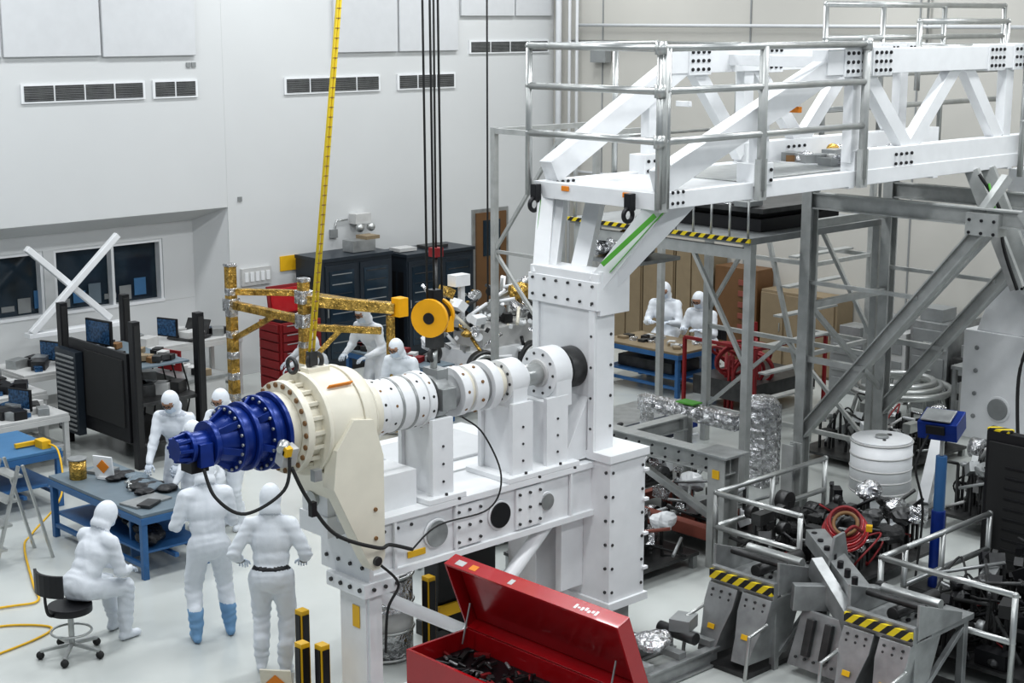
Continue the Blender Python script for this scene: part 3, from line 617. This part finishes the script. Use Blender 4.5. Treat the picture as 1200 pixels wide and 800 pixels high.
def cabinet(x0,x1,y0,y1,h):
    b=B();b.box(x0,x1,y0,y1,.08,h,'rack_blueblack');b.box(x0+.03,x1-.03,y0+.03,y1-.03,0,.08,'black')
    n=2;w=(x1-x0)/n
    for i in range(n):
        a=x0+i*w;b.box(a+.03,a+w-.03,y0-.02,y0,.16,h-.1,'rack_blueblack');b.box(a+.11,a+w-.11,y0-.03,y0-.015,.25,h-.2,'glass_dark')
        for j in range(9): b.box(a+.16,a+w-.16,y0-.034,y0-.028,.35+j*.17,.37+j*.17,random.choice(['dark_steel','grey_paint','rack_blueblack']))
        b.box(a+.05,a+.07,y0-.05,y0-.02,h*.5,h*.5+.15,'pipe_steel')
    for j in range(3): b.box(x0-.005,x0+.005,y0+.1+j*.22,y0+.25+j*.22,.3,h-.3,'black')
    b.box(x0-.02,x1+.02,y0-.03,y1,h-.03,h+.03,'rack_blueblack')
    return b
cabinet(15.95,17.45,21.55,22.35,1.98).done('server_cabinet',.006)
cabinet(17.75,19.35,21.5,22.3,1.88).done('server_cabinet',.006)
b=B();b.rbox((17.0,21.9,2.12),(.5,.3,.2),'grey_steel');b.rbox((17.2,21.9,2.25),(.3,.3,.06),'tan_cabinet');b.done('network_device')
b=B();b.rbox((18.0,21.9,1.95),(.4,.3,.06),'pale_plastic');b.rbox((18.7,21.9,1.94),(.5,.3,.05),'dark_steel');b.done('equipment_tray')
b=B();b.box(14.3,15.1,20.5,21.1,.12,1.25,'red_dull')
for i in range(7): b.box(14.27,14.3,20.54,21.06,.2+i*.15,.33+i*.15,'red_dull');b.box(14.34,15.06,20.47,20.5,.2+i*.15,.33+i*.15,'red_dull');b.box(14.4,15.0,20.455,20.475,.3+i*.15,.32+i*.15,'grey_paint')
for x in (14.4,15.0):
    for y in (20.6,21.0): b.sph((x,y,.07),.07,'rubber')
b.rbox((14.85,21.05,1.52),(.8,.04,.5),'red_dull',rx=-8);b.rbox((14.85,21.02,1.52),(.7,.02,.4),'red_paint',rx=-8);b.box(14.35,15.05,20.55,21.0,1.25,1.3,'black')
b.done('rolling_tool_chest',.006)
b=B();G_='foil_gold'
def gb(p,q,w=.12): b.beam(p,q,w,w,G_)
gb((13.2,20.2,0),(13.2,20.2,2.34),.14);gb((13.4,18.6,0),(13.4,18.6,2.27),.14)
gb((13.2,20.2,1.75),(13.4,18.6,1.7));gb((13.2,20.2,1.95),(14.0,19.7,1.9),.1);gb((13.4,18.6,2.0),(14.3,17.6,1.9),.16);gb((13.4,18.6,1.6),(14.2,17.8,1.55),.1)
gb((14.0,19.7,1.9),(14.3,17.6,1.9),.1);gb((13.2,20.2,1.2),(13.3,19.2,1.7),.08);gb((13.4,18.6,1.0),(13.8,18.2,1.6),.08);gb((13.0,20.3,.1),(13.5,18.4,.1),.12);gb((13.4,18.6,.1),(14.5,17.4,.1),.12);gb((14.25,17.65,.1),(14.25,17.65,1.8),.1)
for p in ((13.2,20.2,1.75),(13.4,18.6,1.7),(13.4,18.6,2.05)): b.rbox(p,(.2,.2,.2),'foil_silver')
b.rbox((14.35,17.55,1.92),(.18,.18,.28),'hook_yellow');b.rbox((13.4,18.6,2.3),(.16,.16,.06),'foil_silver');b.rbox((13.2,20.2,2.36),(.16,.16,.05),'foil_silver')
for i in range(6): b.rbox((13.2,20.2,.3+i*.33),(.146,.146,.12),'foil_silver');b.rbox((13.4,18.6,.35+i*.33),(.146,.146,.1),'foil_silver' if i%2 else 'cream_paint')
b.done('foil_wrapped_strongback',.01)
b=B();random.seed(11)
b.box(15.6,18.1,17.65,18.9,.5,.6,'grey_steel')
for x in (15.7,18.0):
    for y in (17.7,18.8): b.beam((x,y,0),(x,y,.5),.08,.08,'grey_steel')
b.box(16.0,18.0,17.8,18.7,.6,.95,W);b.box(16.3,17.6,17.9,18.6,.95,1.25,'pale_plastic')
for i in range(170):
    x=15.8+random.random()*2.3;y=17.7+random.random()*1.1;z=.65+random.random()*1.2;s_=.04+random.random()*.12
    k=random.choice([W,W,W,'grey_steel','foil_silver','foil_silver',W,'dark_steel','black','cream_paint','pipe_steel','foil_gold'])
    t=random.random()
    if t<.4: b.rbox((x,y,z),(s_*1.8,s_,s_),k,rz=random.random()*90,rx=random.random()*40)
    elif t<.7: b.cyl((x,y,z),(x+random.uniform(-.4,.4),y+random.uniform(-.3,.3),z+random.uniform(-.3,.3)),.028,k,n=10)
    elif t<.85: b.foil((x,y,z),(s_*2.5,s_*2.5,s_*1.8),k,i,n=12)
    else: b.cyl((x,y,z),(x-.1,y-.1,z+.02),s_*.7,k,n=18)
for x in (16.1,17.2): b.cyl((x,17.7,.75),(x-.1,17.5,.75),.26,'dark_steel');b.torus((x-.1,17.5,.75),(.1,.25,0),.2,.03,'pipe_steel')
b.beam((16.3,18.4,1.2),(16.3,18.4,1.95),.08,.08,W);b.rbox((16.25,18.4,2.0),(.3,.2,.18),W);b.beam((16.4,18.2,1.5),(17.4,18.0,1.9),.06,.06,'pipe_steel')
b.done('rover_hardware')
b=table(14.9,15.45,17.6,19.6,.9,'table_grey','blue_table')
random.seed(5)
for i in range(16): b.rbox((15.0+random.random()*.4,17.8+random.random()*1.7,.94),(.18,.12,.08),random.choice(['black','red_dull','pale_plastic','dark_steel','grey_steel']),rz=random.random()*90)
b.done('tool_bench')
b=table(19.0,20.0,16.2,17.9,.75,'tan_cabinet','blue_table')
for i in range(18): b.rbox((19.15+random.random()*.7,16.4+random.random()*1.3,.77),(.16,.12,.05),random.choice(['black','dark_steel','pale_plastic','foil_silver','tan_cabinet']),rz=random.random()*90)
b.box(19.2,19.9,16.5,17.7,.32,.5,'dark_steel');b.done('inspection_table',.004)
b=B()
for i in range(3):
    y0_=17.95+i*.8;b.box(21.85,22.36,y0_,y0_+.78,0,1.98,'tan_cabinet');b.box(21.82,21.85,y0_+.03,y0_+.38,.05,1.93,'tan_cabinet');b.box(21.82,21.85,y0_+.41,y0_+.75,.05,1.93,'tan_cabinet');b.box(21.8,21.82,y0_+.34,y0_+.36,.9,1.05,'pipe_steel')
b.done('storage_cabinet',.006)
b=B();b.box(21.9,22.36,16.9,17.85,0,1.7,'brown_door')
for i in range(5):b.box(21.87,21.9,17.0,17.3,.6+i*.2,.7+i*.2,'rust_red')
b.box(21.9,22.36,15.2,16.8,0,1.4,'tan_cabinet')
for y in (15.25,15.78,16.31): b.box(21.87,21.9,y,y+.48,.05,1.35,'tan_cabinet');b.box(21.85,21.87,y+.05,y+.07,.7,.85,'pipe_steel')
b.done('notice_locker',.005)
b=B();random.seed(17)
for i in range(5):
    y=14.9-i*.75;h=.9+.25*(i%3);b.box(21.3,22.3,y-.68,y,0,h,('grey_paint','pale_plastic','grey_steel','dark_steel','pale_plastic')[i]);b.rbox((21.6,y-.3,h+.1),(.4,.4,.2),random.choice(['black','white_paint','grey_paint','grey_steel']))
    for j in range(3): b.box(21.28,21.3,y-.62,y-.06,.08+j*h/3.2,h/3.2*(j+1)-.03,'grey_paint');b.box(21.26,21.28,y-.42,y-.26,.2+j*h/3.2,.22+j*h/3.2,'pipe_steel')
b.done('equipment_lockers',.006)
b=B();b.beam((15.9,12.5,.85),(15.9,14.2,.85),.18,.2,'foil_silver');b.beam((15.9,14.1,0),(15.9,14.1,.85),.14,.14,'foil_silver');b.beam((16.2,12.35,0),(16.2,12.35,1.08),.36,.36,'foil_silver')
for i in range(10): b.foil((16.2,12.35,.1+i*.108),(.46,.46,.28),'foil_silver',i,amp=.35)
for i in range(8): b.foil((15.9,12.6+i*.2,.85),(.26,.3,.24),'foil_silver',i+20,n=12,amp=.5)
b.box(15.8,16,13.2,13.5,.97,.99,'green_tape');b.done('foil_wrapped_support')
b=B();b.box(15.9,17.6,14.6,15.7,.1,.3,'blue_anodised');b.box(16.0,17.5,14.7,15.6,.3,.36,'grey_steel')
for x in (16.0,17.5):
    for y in (14.7,15.6): b.sph((x,y,.06),.06,'rubber')
b.done('transport_dolly')
b=B();random.seed(9)
for i in range(10):
    x=18.9+random.random()*1.6;y=14.6+random.random()*1.2
    b.torus((x,y,.6+random.random()*.3),(random.random(),random.random(),.3),.25,.025,'red_dull');b.cyl((x,y,0),(x,y,.9),.025,'red_dull',n=8)
for x in (18.8,20.6):
    for y in (14.5,15.9): b.beam((x,y,0),(x,y,1.1),.05,.05,'red_dull')
b.beam((18.8,14.5,1.1),(20.6,14.5,1.1),.05,.05,'red_dull');b.beam((18.8,14.5,1.1),(18.8,15.9,1.1),.05,.05,'red_dull')
b.box(18.9,20.5,14.6,15.8,.2,.5,'dark_steel');b.done('red_handling_frame')
b=B()
b.ibeam((13.3,10.65,0),(13.3,10.65,1.3),.24,.24,'grey_frame');b.ibeam((13.3,12.3,0),(13.3,12.3,1.2),.2,.2,'grey_frame');b.ibeam((13.3,10.55,1.2),(13.3,12.4,1.2),.2,.2,'grey_frame')
b.ibeam((14.55,10.65,0),(14.55,10.65,1.2),.16,.16,'grey_frame');b.ibeam((14.55,12.3,0),(14.55,12.3,1.2),.16,.16,'grey_frame');b.ibeam((13.3,12.3,1.15),(14.55,12.3,1.15),.16,.16,'grey_frame');b.beam((13.3,10.65,.35),(13.3,12.3,.35),.14,.14,'rust_red')
b.beam((13.3,10.65,.5),(13.3,12.3,1.1),.08,.08,'pipe_steel');b.beam((13.3,12.3,.35),(14.55,12.3,.35),.1,.1,'rust_red')
b.box(13.1,13.5,10.45,10.9,1.31,1.34,'grey_steel');b.box(13.16,13.18,10.6,10.7,1.05,1.15,'yellow');b.bolts((13.18,11.5,1.2),(-1,0,0),1.4,.1,8,2,.015,'black')
b.done('steel_support_frame',.004)
def mech(name,x0,x1,y0,y1,z0,z1,n,seed,ks,legs=True,smin=.04,smax=.16):
    random.seed(seed);b=B();b.box(x0,x1,y0,y1,z0,z0+.04,'dark_steel')
    if legs and z0>.05:
        for x in (x0+.05,x1-.05):
            for y in (y0+.05,y1-.05): b.beam((x,y,0),(x,y,z0),.07,.07,'grey_steel')
    for i in range(n):
        x=random.uniform(x0+.1,x1-.1);y=random.uniform(y0+.1,y1-.1);z=random.uniform(z0+.06,z1);s_=random.uniform(smin,smax);k=random.choice(ks);t=random.random()
        if t<.32: b.rbox((x,y,z),(s_*2,s_,s_),k,rz=random.choice([0,90,20,45]),ry=random.choice([0,0,30]))
        elif t<.62:
            q=(min(max(x+random.uniform(-.8,.8),x0),x1),min(max(y+random.uniform(-.8,.8),y0),y1),max(z0+.05,z+random.uniform(-.3,.3)));b.cyl((x,y,z),q,.02,k,n=8)
        elif t<.76: b.foil((x,y,z),(s_*2.2,s_*2,s_*1.5),k,i,n=14)
        elif t<.86: b.path([(x,y,z),(min(max(x+random.uniform(-.4,.4),x0),x1),min(max(y+random.uniform(-.4,.4),y0),y1),z+.1),(min(max(x+random.uniform(-.5,.5),x0),x1),min(max(y+random.uniform(-.5,.5),y0),y1),max(z-.1,z0+.04)),(x,y,z0+.05)],.012,random.choice(['rubber','rubber','rubber','red_dull']),smooth=True)
        else: b.cyl((x,y,z),(x,y+s_,z),s_*.8,k,n=18)
        b.beam((x,y,z0),(x,y,z),.03,.03,'dark_steel')
    b.done(name)
mech('foil_covered_mechanism',11.5,13.1,10.8,12.3,.15,.6,60,3,['foil_silver','foil_silver','grey_steel','dark_steel','rust_red',W,'pipe_steel'])
mech('foil_covered_mechanism',13.5,14.4,10.8,12.1,.15,.7,40,5,['foil_silver','foil_silver','grey_steel','dark_steel','rust_red',W,'pipe_steel'])
mech('hardware_cart',14.0,15.2,12.6,14.2,.3,.75,55,8,['foil_silver','grey_steel',W,'dark_steel','pale_plastic'])
mech('ground_support_cart',17.6,19.4,11.2,12.8,.1,.7,75,12,['grey_steel','foil_silver','pipe_steel','pale_plastic','dark_steel','white_paint'])
mech('hydraulic_equipment',13.0,15.1,8.95,10.3,.2,.8,110,21,['dark_steel','dark_steel','black','grey_steel','foil_silver','dark_steel','rubber'])
mech('cable_equipment',16.2,17.2,8.5,9.7,.2,.9,60,31,['dark_steel','grey_steel','foil_silver','pale_plastic','black','pale_plastic'])
mech('hydraulic_power_unit',12.5,14.3,6.2,7.85,.15,.85,120,41,['dark_steel','black','black','grey_steel','rubber','dark_steel'])
b=B()
b.ibeam((10.15,8.95,.1),(11.15,8.95,.1),.1,.16,'grey_steel');b.ibeam((10.15,9.5,.1),(11.15,9.5,.1),.1,.16,'grey_steel')
for x in (10.2,10.65,11.1): b.beam((x,8.95,.22),(x,9.5,.22),.1,.06,'grey_steel')
b.foil((10.5,9.2,.34),(.45,.35,.16),'foil_silver',3,amp=.6);b.cyl((10.9,9.0,.3),(10.9,9.45,.3),.06,'dark_steel');b.rbox((10.95,9.2,.4),(.25,.2,.12),'grey_paint',rz=20);b.done('equipment_skid')
b=B()
for R,z in ((.75,.55),(.6,.6),(.5,.66)): b.torus((20.3,12.9,z),(0,0,1),R,.05,'pipe_steel',n=48)
for i in range(8):
    t=i*math.pi/4;b.cyl((20.3+.75*math.cos(t),12.9+.75*math.sin(t),0),(20.3+.6*math.cos(t),12.9+.6*math.sin(t),.6),.03,'pipe_steel',n=8)
b.done('ring_support_fixture')
b=B()
for i,(x,y,z) in enumerate(((20.6,11.6,1.18),(20.9,11.0,1.18),(20.7,11.3,1.45))): b.rbox((x,y,z),(.4,.45,.25),'blue_table',rz=10*i);b.rbox((x,y,z+.14),(.43,.48,.04),'blue_mat',rz=10*i)
b.box(20.2,21.2,10.6,12.0,1.0,1.05,'grey_steel')
for x in (20.25,21.15):
    for y in (10.65,11.95): b.beam((x,y,0),(x,y,1.0),.06,.06,'grey_steel')
b.box(20.3,21.1,10.7,11.9,.3,.8,'pale_plastic');b.done('storage_shelf')
b=B();x,y=15.95,10.35
b.cyl((x,y,.42),(x,y,1.05),.37,W,n=48)
for z in (.44,.58,.72,.88,1.04): b.torus((x,y,z),(0,0,1),.37,.012,'pale_plastic',n=48,m=6)
b.cyl((x,y,1.05),(x,y,1.07),.36,'white_paint',n=48);b.cyl((x,y,1.07),(x,y,1.1),.08,'grey_steel');b.cyl((x,y,.03),(x,y,.42),.22,W);b.cyl((x,y,0),(x,y,.05),.3,W)
b.cyl((x+.16,y,1.065),(x+.16,y,1.085),.03,'dark_steel');b.cyl((x-.1,y-.1,1.065),(x-.1,y-.1,1.085),.02,'dark_steel')
b.done('white_drum_canister')
b=B();b.beam((16.3,9.95,.25),(16.85,10.1,1.05),.14,.14,W);b.box(16.15,16.5,9.8,10.1,0,.25,'grey_steel');b.rbox((16.9,10.1,1.08),(.2,.2,.1),W);b.done('tilt_strut')
b=B();b.cyl((14.4,8.6,0),(14.4,8.6,1.5),.06,'blue_table');b.cyl((14.4,8.6,0),(14.4,8.6,.9),.075,'blue_anodised');b.box(14.2,14.6,8.4,8.8,0,.05,'dark_steel')
b.rbox((14.45,8.65,1.82),(.34,.42,.2),'blue_anodised',rz=15,ry=-15);b.rbox((14.38,8.65,1.935),(.26,.32,.02),'grey_steel',rz=15,ry=-15);b.rbox((14.28,8.62,1.8),(.04,.2,.1),'black',rz=15,ry=-15);b.beam((14.4,8.6,1.5),(14.4,8.6,1.75),.04,.04,'pipe_steel')
b.path([(14.3,8.7,1.75),(14.15,8.75,1.4),(14.25,8.7,.9),(14.2,8.72,.1)],.013,'rubber',smooth=True)
b.done('control_pendant_stand',.006)
b=B();b.box(14.5,14.62,7.1,8.15,.25,1.85,'black');b.box(14.47,14.5,7.15,8.1,.35,1.75,'rubber')
for i in range(10): b.box(14.46,14.475,7.25,7.9,.5+i*.11,.53+i*.11,'black')
b.box(14.5,14.62,7.9,8.15,1.85,1.88,'hazard')
for y in (7.3,7.95): b.box(14.35,14.8,y-.03,y+.03,0,.06,'black');b.beam((14.56,y,0),(14.56,y,.3),.06,.1,'black')
b.done('equipment_rack_panel',.006)
b=B();railing(b,[(12.9,10.42),(14.9,10.42)],(1.0,.62),0,[(12.9,10.42),(13.9,10.42),(14.9,10.42)],.03);railing(b,[(12.9,10.42),(12.9,9.3)],(1.0,.62),0,None,.03);b.done('guard_rail')
b=B();railing(b,[(12.83,8.0),(14.4,8.0)],(1.0,.62),0,[(12.83,8.0),(13.5,8.0),(14.4,8.0)],.03);railing(b,[(12.42,8.0),(12.42,6.6)],(1.0,.55),0,None,.03);b.rails([(12.83,8,1),(12.42,8,1)],.03,P);b.done('guard_rail')
def stand(ya,yc,X=11.35):
    b=B();w=yc-ya;ym=(ya+yc)/2;k='grey_steel'
    b.box(X-.035,X,ya,yc,.76,.85,'hazard');b.box(X,X+.06,ya,yc,.7,.88,k)
    for (a,c) in ((ya,ym-.03),(ym+.03,yc)):
        m_=(a+c)/2;b.prism([(X-.03,a,.72),(X-.03,c,.72),(X-.10,c,.55),(X-.28,c-.1,.12),(X-.28,a+.1,.12),(X-.10,a,.55)],(.03,0,0),k)
        b.prism([(X-.03,a,.72),(X-.28,a+.08,.12),(X+.3,a+.05,.12),(X+.45,a,.72)],(0,.02,0),k);b.prism([(X-.03,c,.72),(X-.28,c-.08,.12),(X+.3,c-.05,.12),(X+.45,c,.72)],(0,-.02,0),k)
        b.rbox((X-.2,m_,.36),(.012,.08,.05),'yellow',ry=20)
        b.bolts((X-.06,m_,.64),(-1,0,.2),(c-a)*.6,.06,3,2,.013,'dark_steel')
    b.box(X+.3,X+1.0,ya,yc,.7,.76,k)
    for y in (ya-.02,yc-.01): b.prism([(X+.05,y,1.08),(X+.05,y,.76),(X+.75,y,.76),(X+.75,y,.84)],(0,.03,0),k)
    for (x,y) in ((X+.1,ya+.05),(X+.1,yc-.05),(X+.9,ya+.05),(X+.9,yc-.05)): b.beam((x,y,0),(x,y,.74),.07,.07,k)
    b.beam((X+.1,ya+.05,.1),(X+.9,ya+.05,.65),.05,.05,k);b.cyl((X+.2,ym,.86),(X+.9,ym,.86),.06,'dark_steel');b.cyl((X+.5,ya+.05,.95),(X+.5,yc-.05,.95),.05,'pipe_steel');b.cyl((X+.25,ya+.05,.98),(X+.25,yc-.05,.98),.035,'dark_steel')
    for y in (ya,yc): b.rails([(X-.1,y,.5),(X-.35,y,.45),(X-.4,y,.05)],.018,'pipe_steel')
    b.box(X-.3,X+1.,ya+.05,yc-.05,.0,.05,'dark_steel')
    for i in range(3): b.bolts((X+.45+i*.15,ym,.77),(0,0,1),.1,w*.6,2,4,.02,'black')
    b.done('ground_support_stand',.004)
stand(8.45,9.2);stand(6.95,7.65)
b=B();k='grey_steel'
b.beam((11.7,7.7,.85),(12.6,8.9,.95),.2,.16,k);b.beam((11.6,7.75,.6),(11.9,8.4,.95),.12,.2,k);b.beam((11.5,8.35,.75),(12.2,7.8,.7),.1,.25,k)
for i in range(7): b.cyl((11.72+i*.13,7.82+i*.17,.93),(11.72+i*.13,7.82+i*.17,1.03),.03,'black',n=10)
for p in ((11.7,7.8),(12.5,8.8),(11.9,8.3),(12.2,7.85)): b.beam((p[0],p[1],0),(p[0],p[1],.85),.08,.08,'dark_steel')
b.prism([(11.45,7.75,.1),(11.45,8.35,.1),(11.6,8.3,.62),(11.6,7.8,.62)],(.03,0,0),k);b.cyl((12.0,7.9,.75),(11.7,7.72,.55),.07,'dark_steel')
for y in (7.95,8.15): b.rbox((11.5,y,.4),(.05,.08,.35),'dark_steel',ry=15)
b.bolts((11.45,8.05,.2),(-1,0,0),.4,.06,5,1,.015,'dark_steel')
b.prism([(12.0,8.3,.9),(12.4,8.35,.9),(12.3,8.34,1.2),(12.1,8.31,1.2)],(0,.03,0),k)
b.done('hinge_bracket_assembly',.004)
b=B()
for i in range(6): b.torus((12.93,8.77,.96+.02*i),(-.6+.05*i,-.3,.6-.04*i),.22-.012*i,.018,'red_dull' if i%2 else 'red_paint')
b.torus((12.9,8.75,1.05),(-.6,-.3,.6),.12,.02,'brown_stain');b.rbox((12.95,8.5,1.05),(.06,.06,.06),'yellow',rz=30);b.beam((12.93,8.8,0),(12.93,8.8,.85),.08,.08,'dark_steel');b.path([(12.93,8.57,1.0),(12.7,8.55,1.1),(12.6,8.7,.8),(12.7,8.9,.2)],.018,'red_dull',smooth=True)
b.done('red_cable_coil')
# ------------------------------------------------------------ foreground tool chest
b=B();R_='red_paint'
xa,xb,ya,yc,zt_=7.70,8.38,7.45,9.40,1.0
b.box(xa,xb,ya,yc,.15,.72,R_)
b.box(xa,xa+.03,ya,yc,.72,zt_,R_);b.box(xb-.03,xb,ya,yc,.72,zt_,R_);b.box(xa,xb,ya,ya+.03,.72,zt_,R_);b.box(xa,xb,yc-.03,yc,.72,zt_,R_)
b.box(xa+.03,xb-.03,ya+.03,yc-.03,.72,.84,'black')
for i in range(4):
    for j in range(2): b.box(xa-.02,xa,ya+.04+j*.95,ya+.9+j*.95,.2+i*.13,.31+i*.13,R_)
for x in (xa+.1,xb-.1):
    for y in (ya+.1,yc-.1): b.cyl((x-.03,y,.075),(x+.03,y,.075),.075,'rubber')
b.cyl((xa-.03,ya+.3,.6),(xa-.03,yc-.3,.6),.015,'pipe_steel')
d=V((-.24,0,.62)).normalized();nrm=V((.62,0,.24)).normalized();h0=V((xb-.02,0,zt_));L=.68;D=.14
def lp(u,w): return h0+d*u+nrm*w
def slab(u0,u1,w0,w1,ya_,yc_,k):
    P_=[lp(u0,w0),lp(u1,w0),lp(u1,w1),lp(u0,w1)];b.prism([(p.x,ya_,p.z) for p in P_],(0,yc_-ya_,0),k)
slab(0.001,L,D-.02,D,ya,yc,R_);slab(L-.02,L+.001,0,D-.001,ya+.001,yc-.001,R_);slab(0,.02,0,D-.002,ya+.002,yc-.002,R_);slab(.002,L-.002,.001,D-.003,ya-.001,ya+.02,R_);slab(.002,L-.002,.001,D-.003,yc-.02,yc+.001,R_);slab(.03,L-.03,D-.03,D-.02,ya+.03,yc-.03,R_)
for y,w,k in ((9.2,.1,'pale_plastic'),(9.05,.08,'orange'),(8.62,.05,'pale_plastic')): slab(L,L+.004,.03,.09,y,y+w,k)
for i in range(7): slab(L,L+.004,.035+.012*(i%2),.085-.01*(i%3),7.70+i*.036,7.725+i*.036,'white_paint')
for y in (ya+.15,yc-.15): b.beam(lp(.3,.02)+V((0,y,0)),(xb-.2,y,.95),.015,.015,'pipe_steel')
random.seed(3)
for i in range(110):
    x=random.uniform(xa+.08,xb-.08);y=random.uniform(ya+.08,yc-.08);k=random.choice(['dark_steel','black','grey_steel','black','rubber','grey_steel','red_dull','dark_steel'])
    if i%2: b.rbox((x,y,.87),(random.uniform(.05,.2),random.uniform(.02,.05),.03),k,rz=random.random()*180)
    else: b.cyl((x,y,.86),(x+random.uniform(-.1,.1),y+random.uniform(-.1,.1),.88),.014,k,n=8)
b.box(xa+.06,xa+.3,ya+.2,ya+.8,.84,.9,'red_dull')
b.done('open_tool_chest',.006)
b=B();b.cyl((9.0,11.3,0),(9.0,11.3,.85),.27,'foil_silver',n=36)
for z in (.03,.3,.57,.84): b.torus((9.0,11.3,z),(0,0,1),.275,.015,'pipe_steel',n=36,m=6)
b.cyl((9.0,11.3,.85),(9.0,11.3,.87),.25,'pale_plastic',n=36);b.cyl((9.0,11.3,.3),(9.0,11.3,.5),.273,'pale_plastic',n=36);b.done('steel_drum')
b=B();b.box(9.5,10.25,11.1,11.3,.15,1.35,'black');b.box(9.5,10.25,11.08,11.1,.45,1.3,'rubber');b.box(9.48,10.27,11.05,11.08,.3,.42,'yellow')
for x in (9.6,10.15): b.box(x-.05,x+.05,10.9,11.5,0,.15,'dark_steel')
b.done('black_curtain_panel')
for (x,y) in ((7.45,10.5),(7.55,10.35),(7.9,11.12),(9.3,11.0)):
    b=B();b.box(x-.045,x+.045,y-.05,y+.05,.03,.8,'yellow');b.box(x-.055,x-.045,y-.035,y+.035,.05,.76,'black');b.box(x-.035,x+.035,y-.06,y-.05,.05,.76,'black');b.box(x-.08,x+.08,y-.08,y+.08,0,.03,'black');b.done('safety_barrier_post')
b=B();b.rbox((7.55,11.05,.2),(.02,.28,.32),'cream_paint',rz=40,ry=-12);b.rbox((7.535,11.04,.22),(.01,.13,.13),'orange',rz=40,rx=45,ry=-12);b.rbox((7.6,11.08,.15),(.02,.26,.28),'pale_plastic',rz=40,ry=12);b.done('floor_placard')
b=B();b.box(11.4,13.8,13.9,15.6,.6,.66,W)
for x in (11.6,13.6):
    for y in (14.1,15.4): b.beam((x,y,0),(x,y,.6),.1,.1,W)
b.box(11.8,13.4,14.2,15.3,.66,.7,'acoustic_panel');b.done('white_panel_stand',.01)
b=B()
for i in range(5): b.foil((11.6+.12*i,13.2-.06*i,.25),(.5,.5,.5),W,i,amp=.5)
b.done('covered_hardware_bundle')
# ------------------------------------------------------------ LIGHTS & CAMERA
w=bpy.data.worlds.new('world');sc.world=w;w.use_nodes=True;w.node_tree.nodes['Background'].inputs[0].default_value=(.80,.9,1,1);w.node_tree.nodes['Background'].inputs[1].default_value=.27
for x in (4,9.5,15,20):
    for y in (2,8,14,20):
        l=bpy.data.lights.new('ceiling_light','AREA');l.shape='RECTANGLE';l.size=2.6;l.size_y=.8;l.energy=170;l.color=(.96,.985,1)
        o=bpy.data.objects.new('ceiling_light',l);sc.collection.objects.link(o);o.location=(x,y,9.3)
cam=bpy.data.cameras.new('camera');cam.lens=55.5;cam.sensor_width=36;co=bpy.data.objects.new('camera',cam);sc.collection.objects.link(co)
co.location=(0,0,6.05);co.rotation_euler=(math.radians(90-11.607),0,math.radians(-43.4));sc.camera=co
cam.clip_end=100
sc.view_settings.view_transform='Standard'
try: sc.view_settings.look='Medium High Contrast'
except Exception as e: print(e)
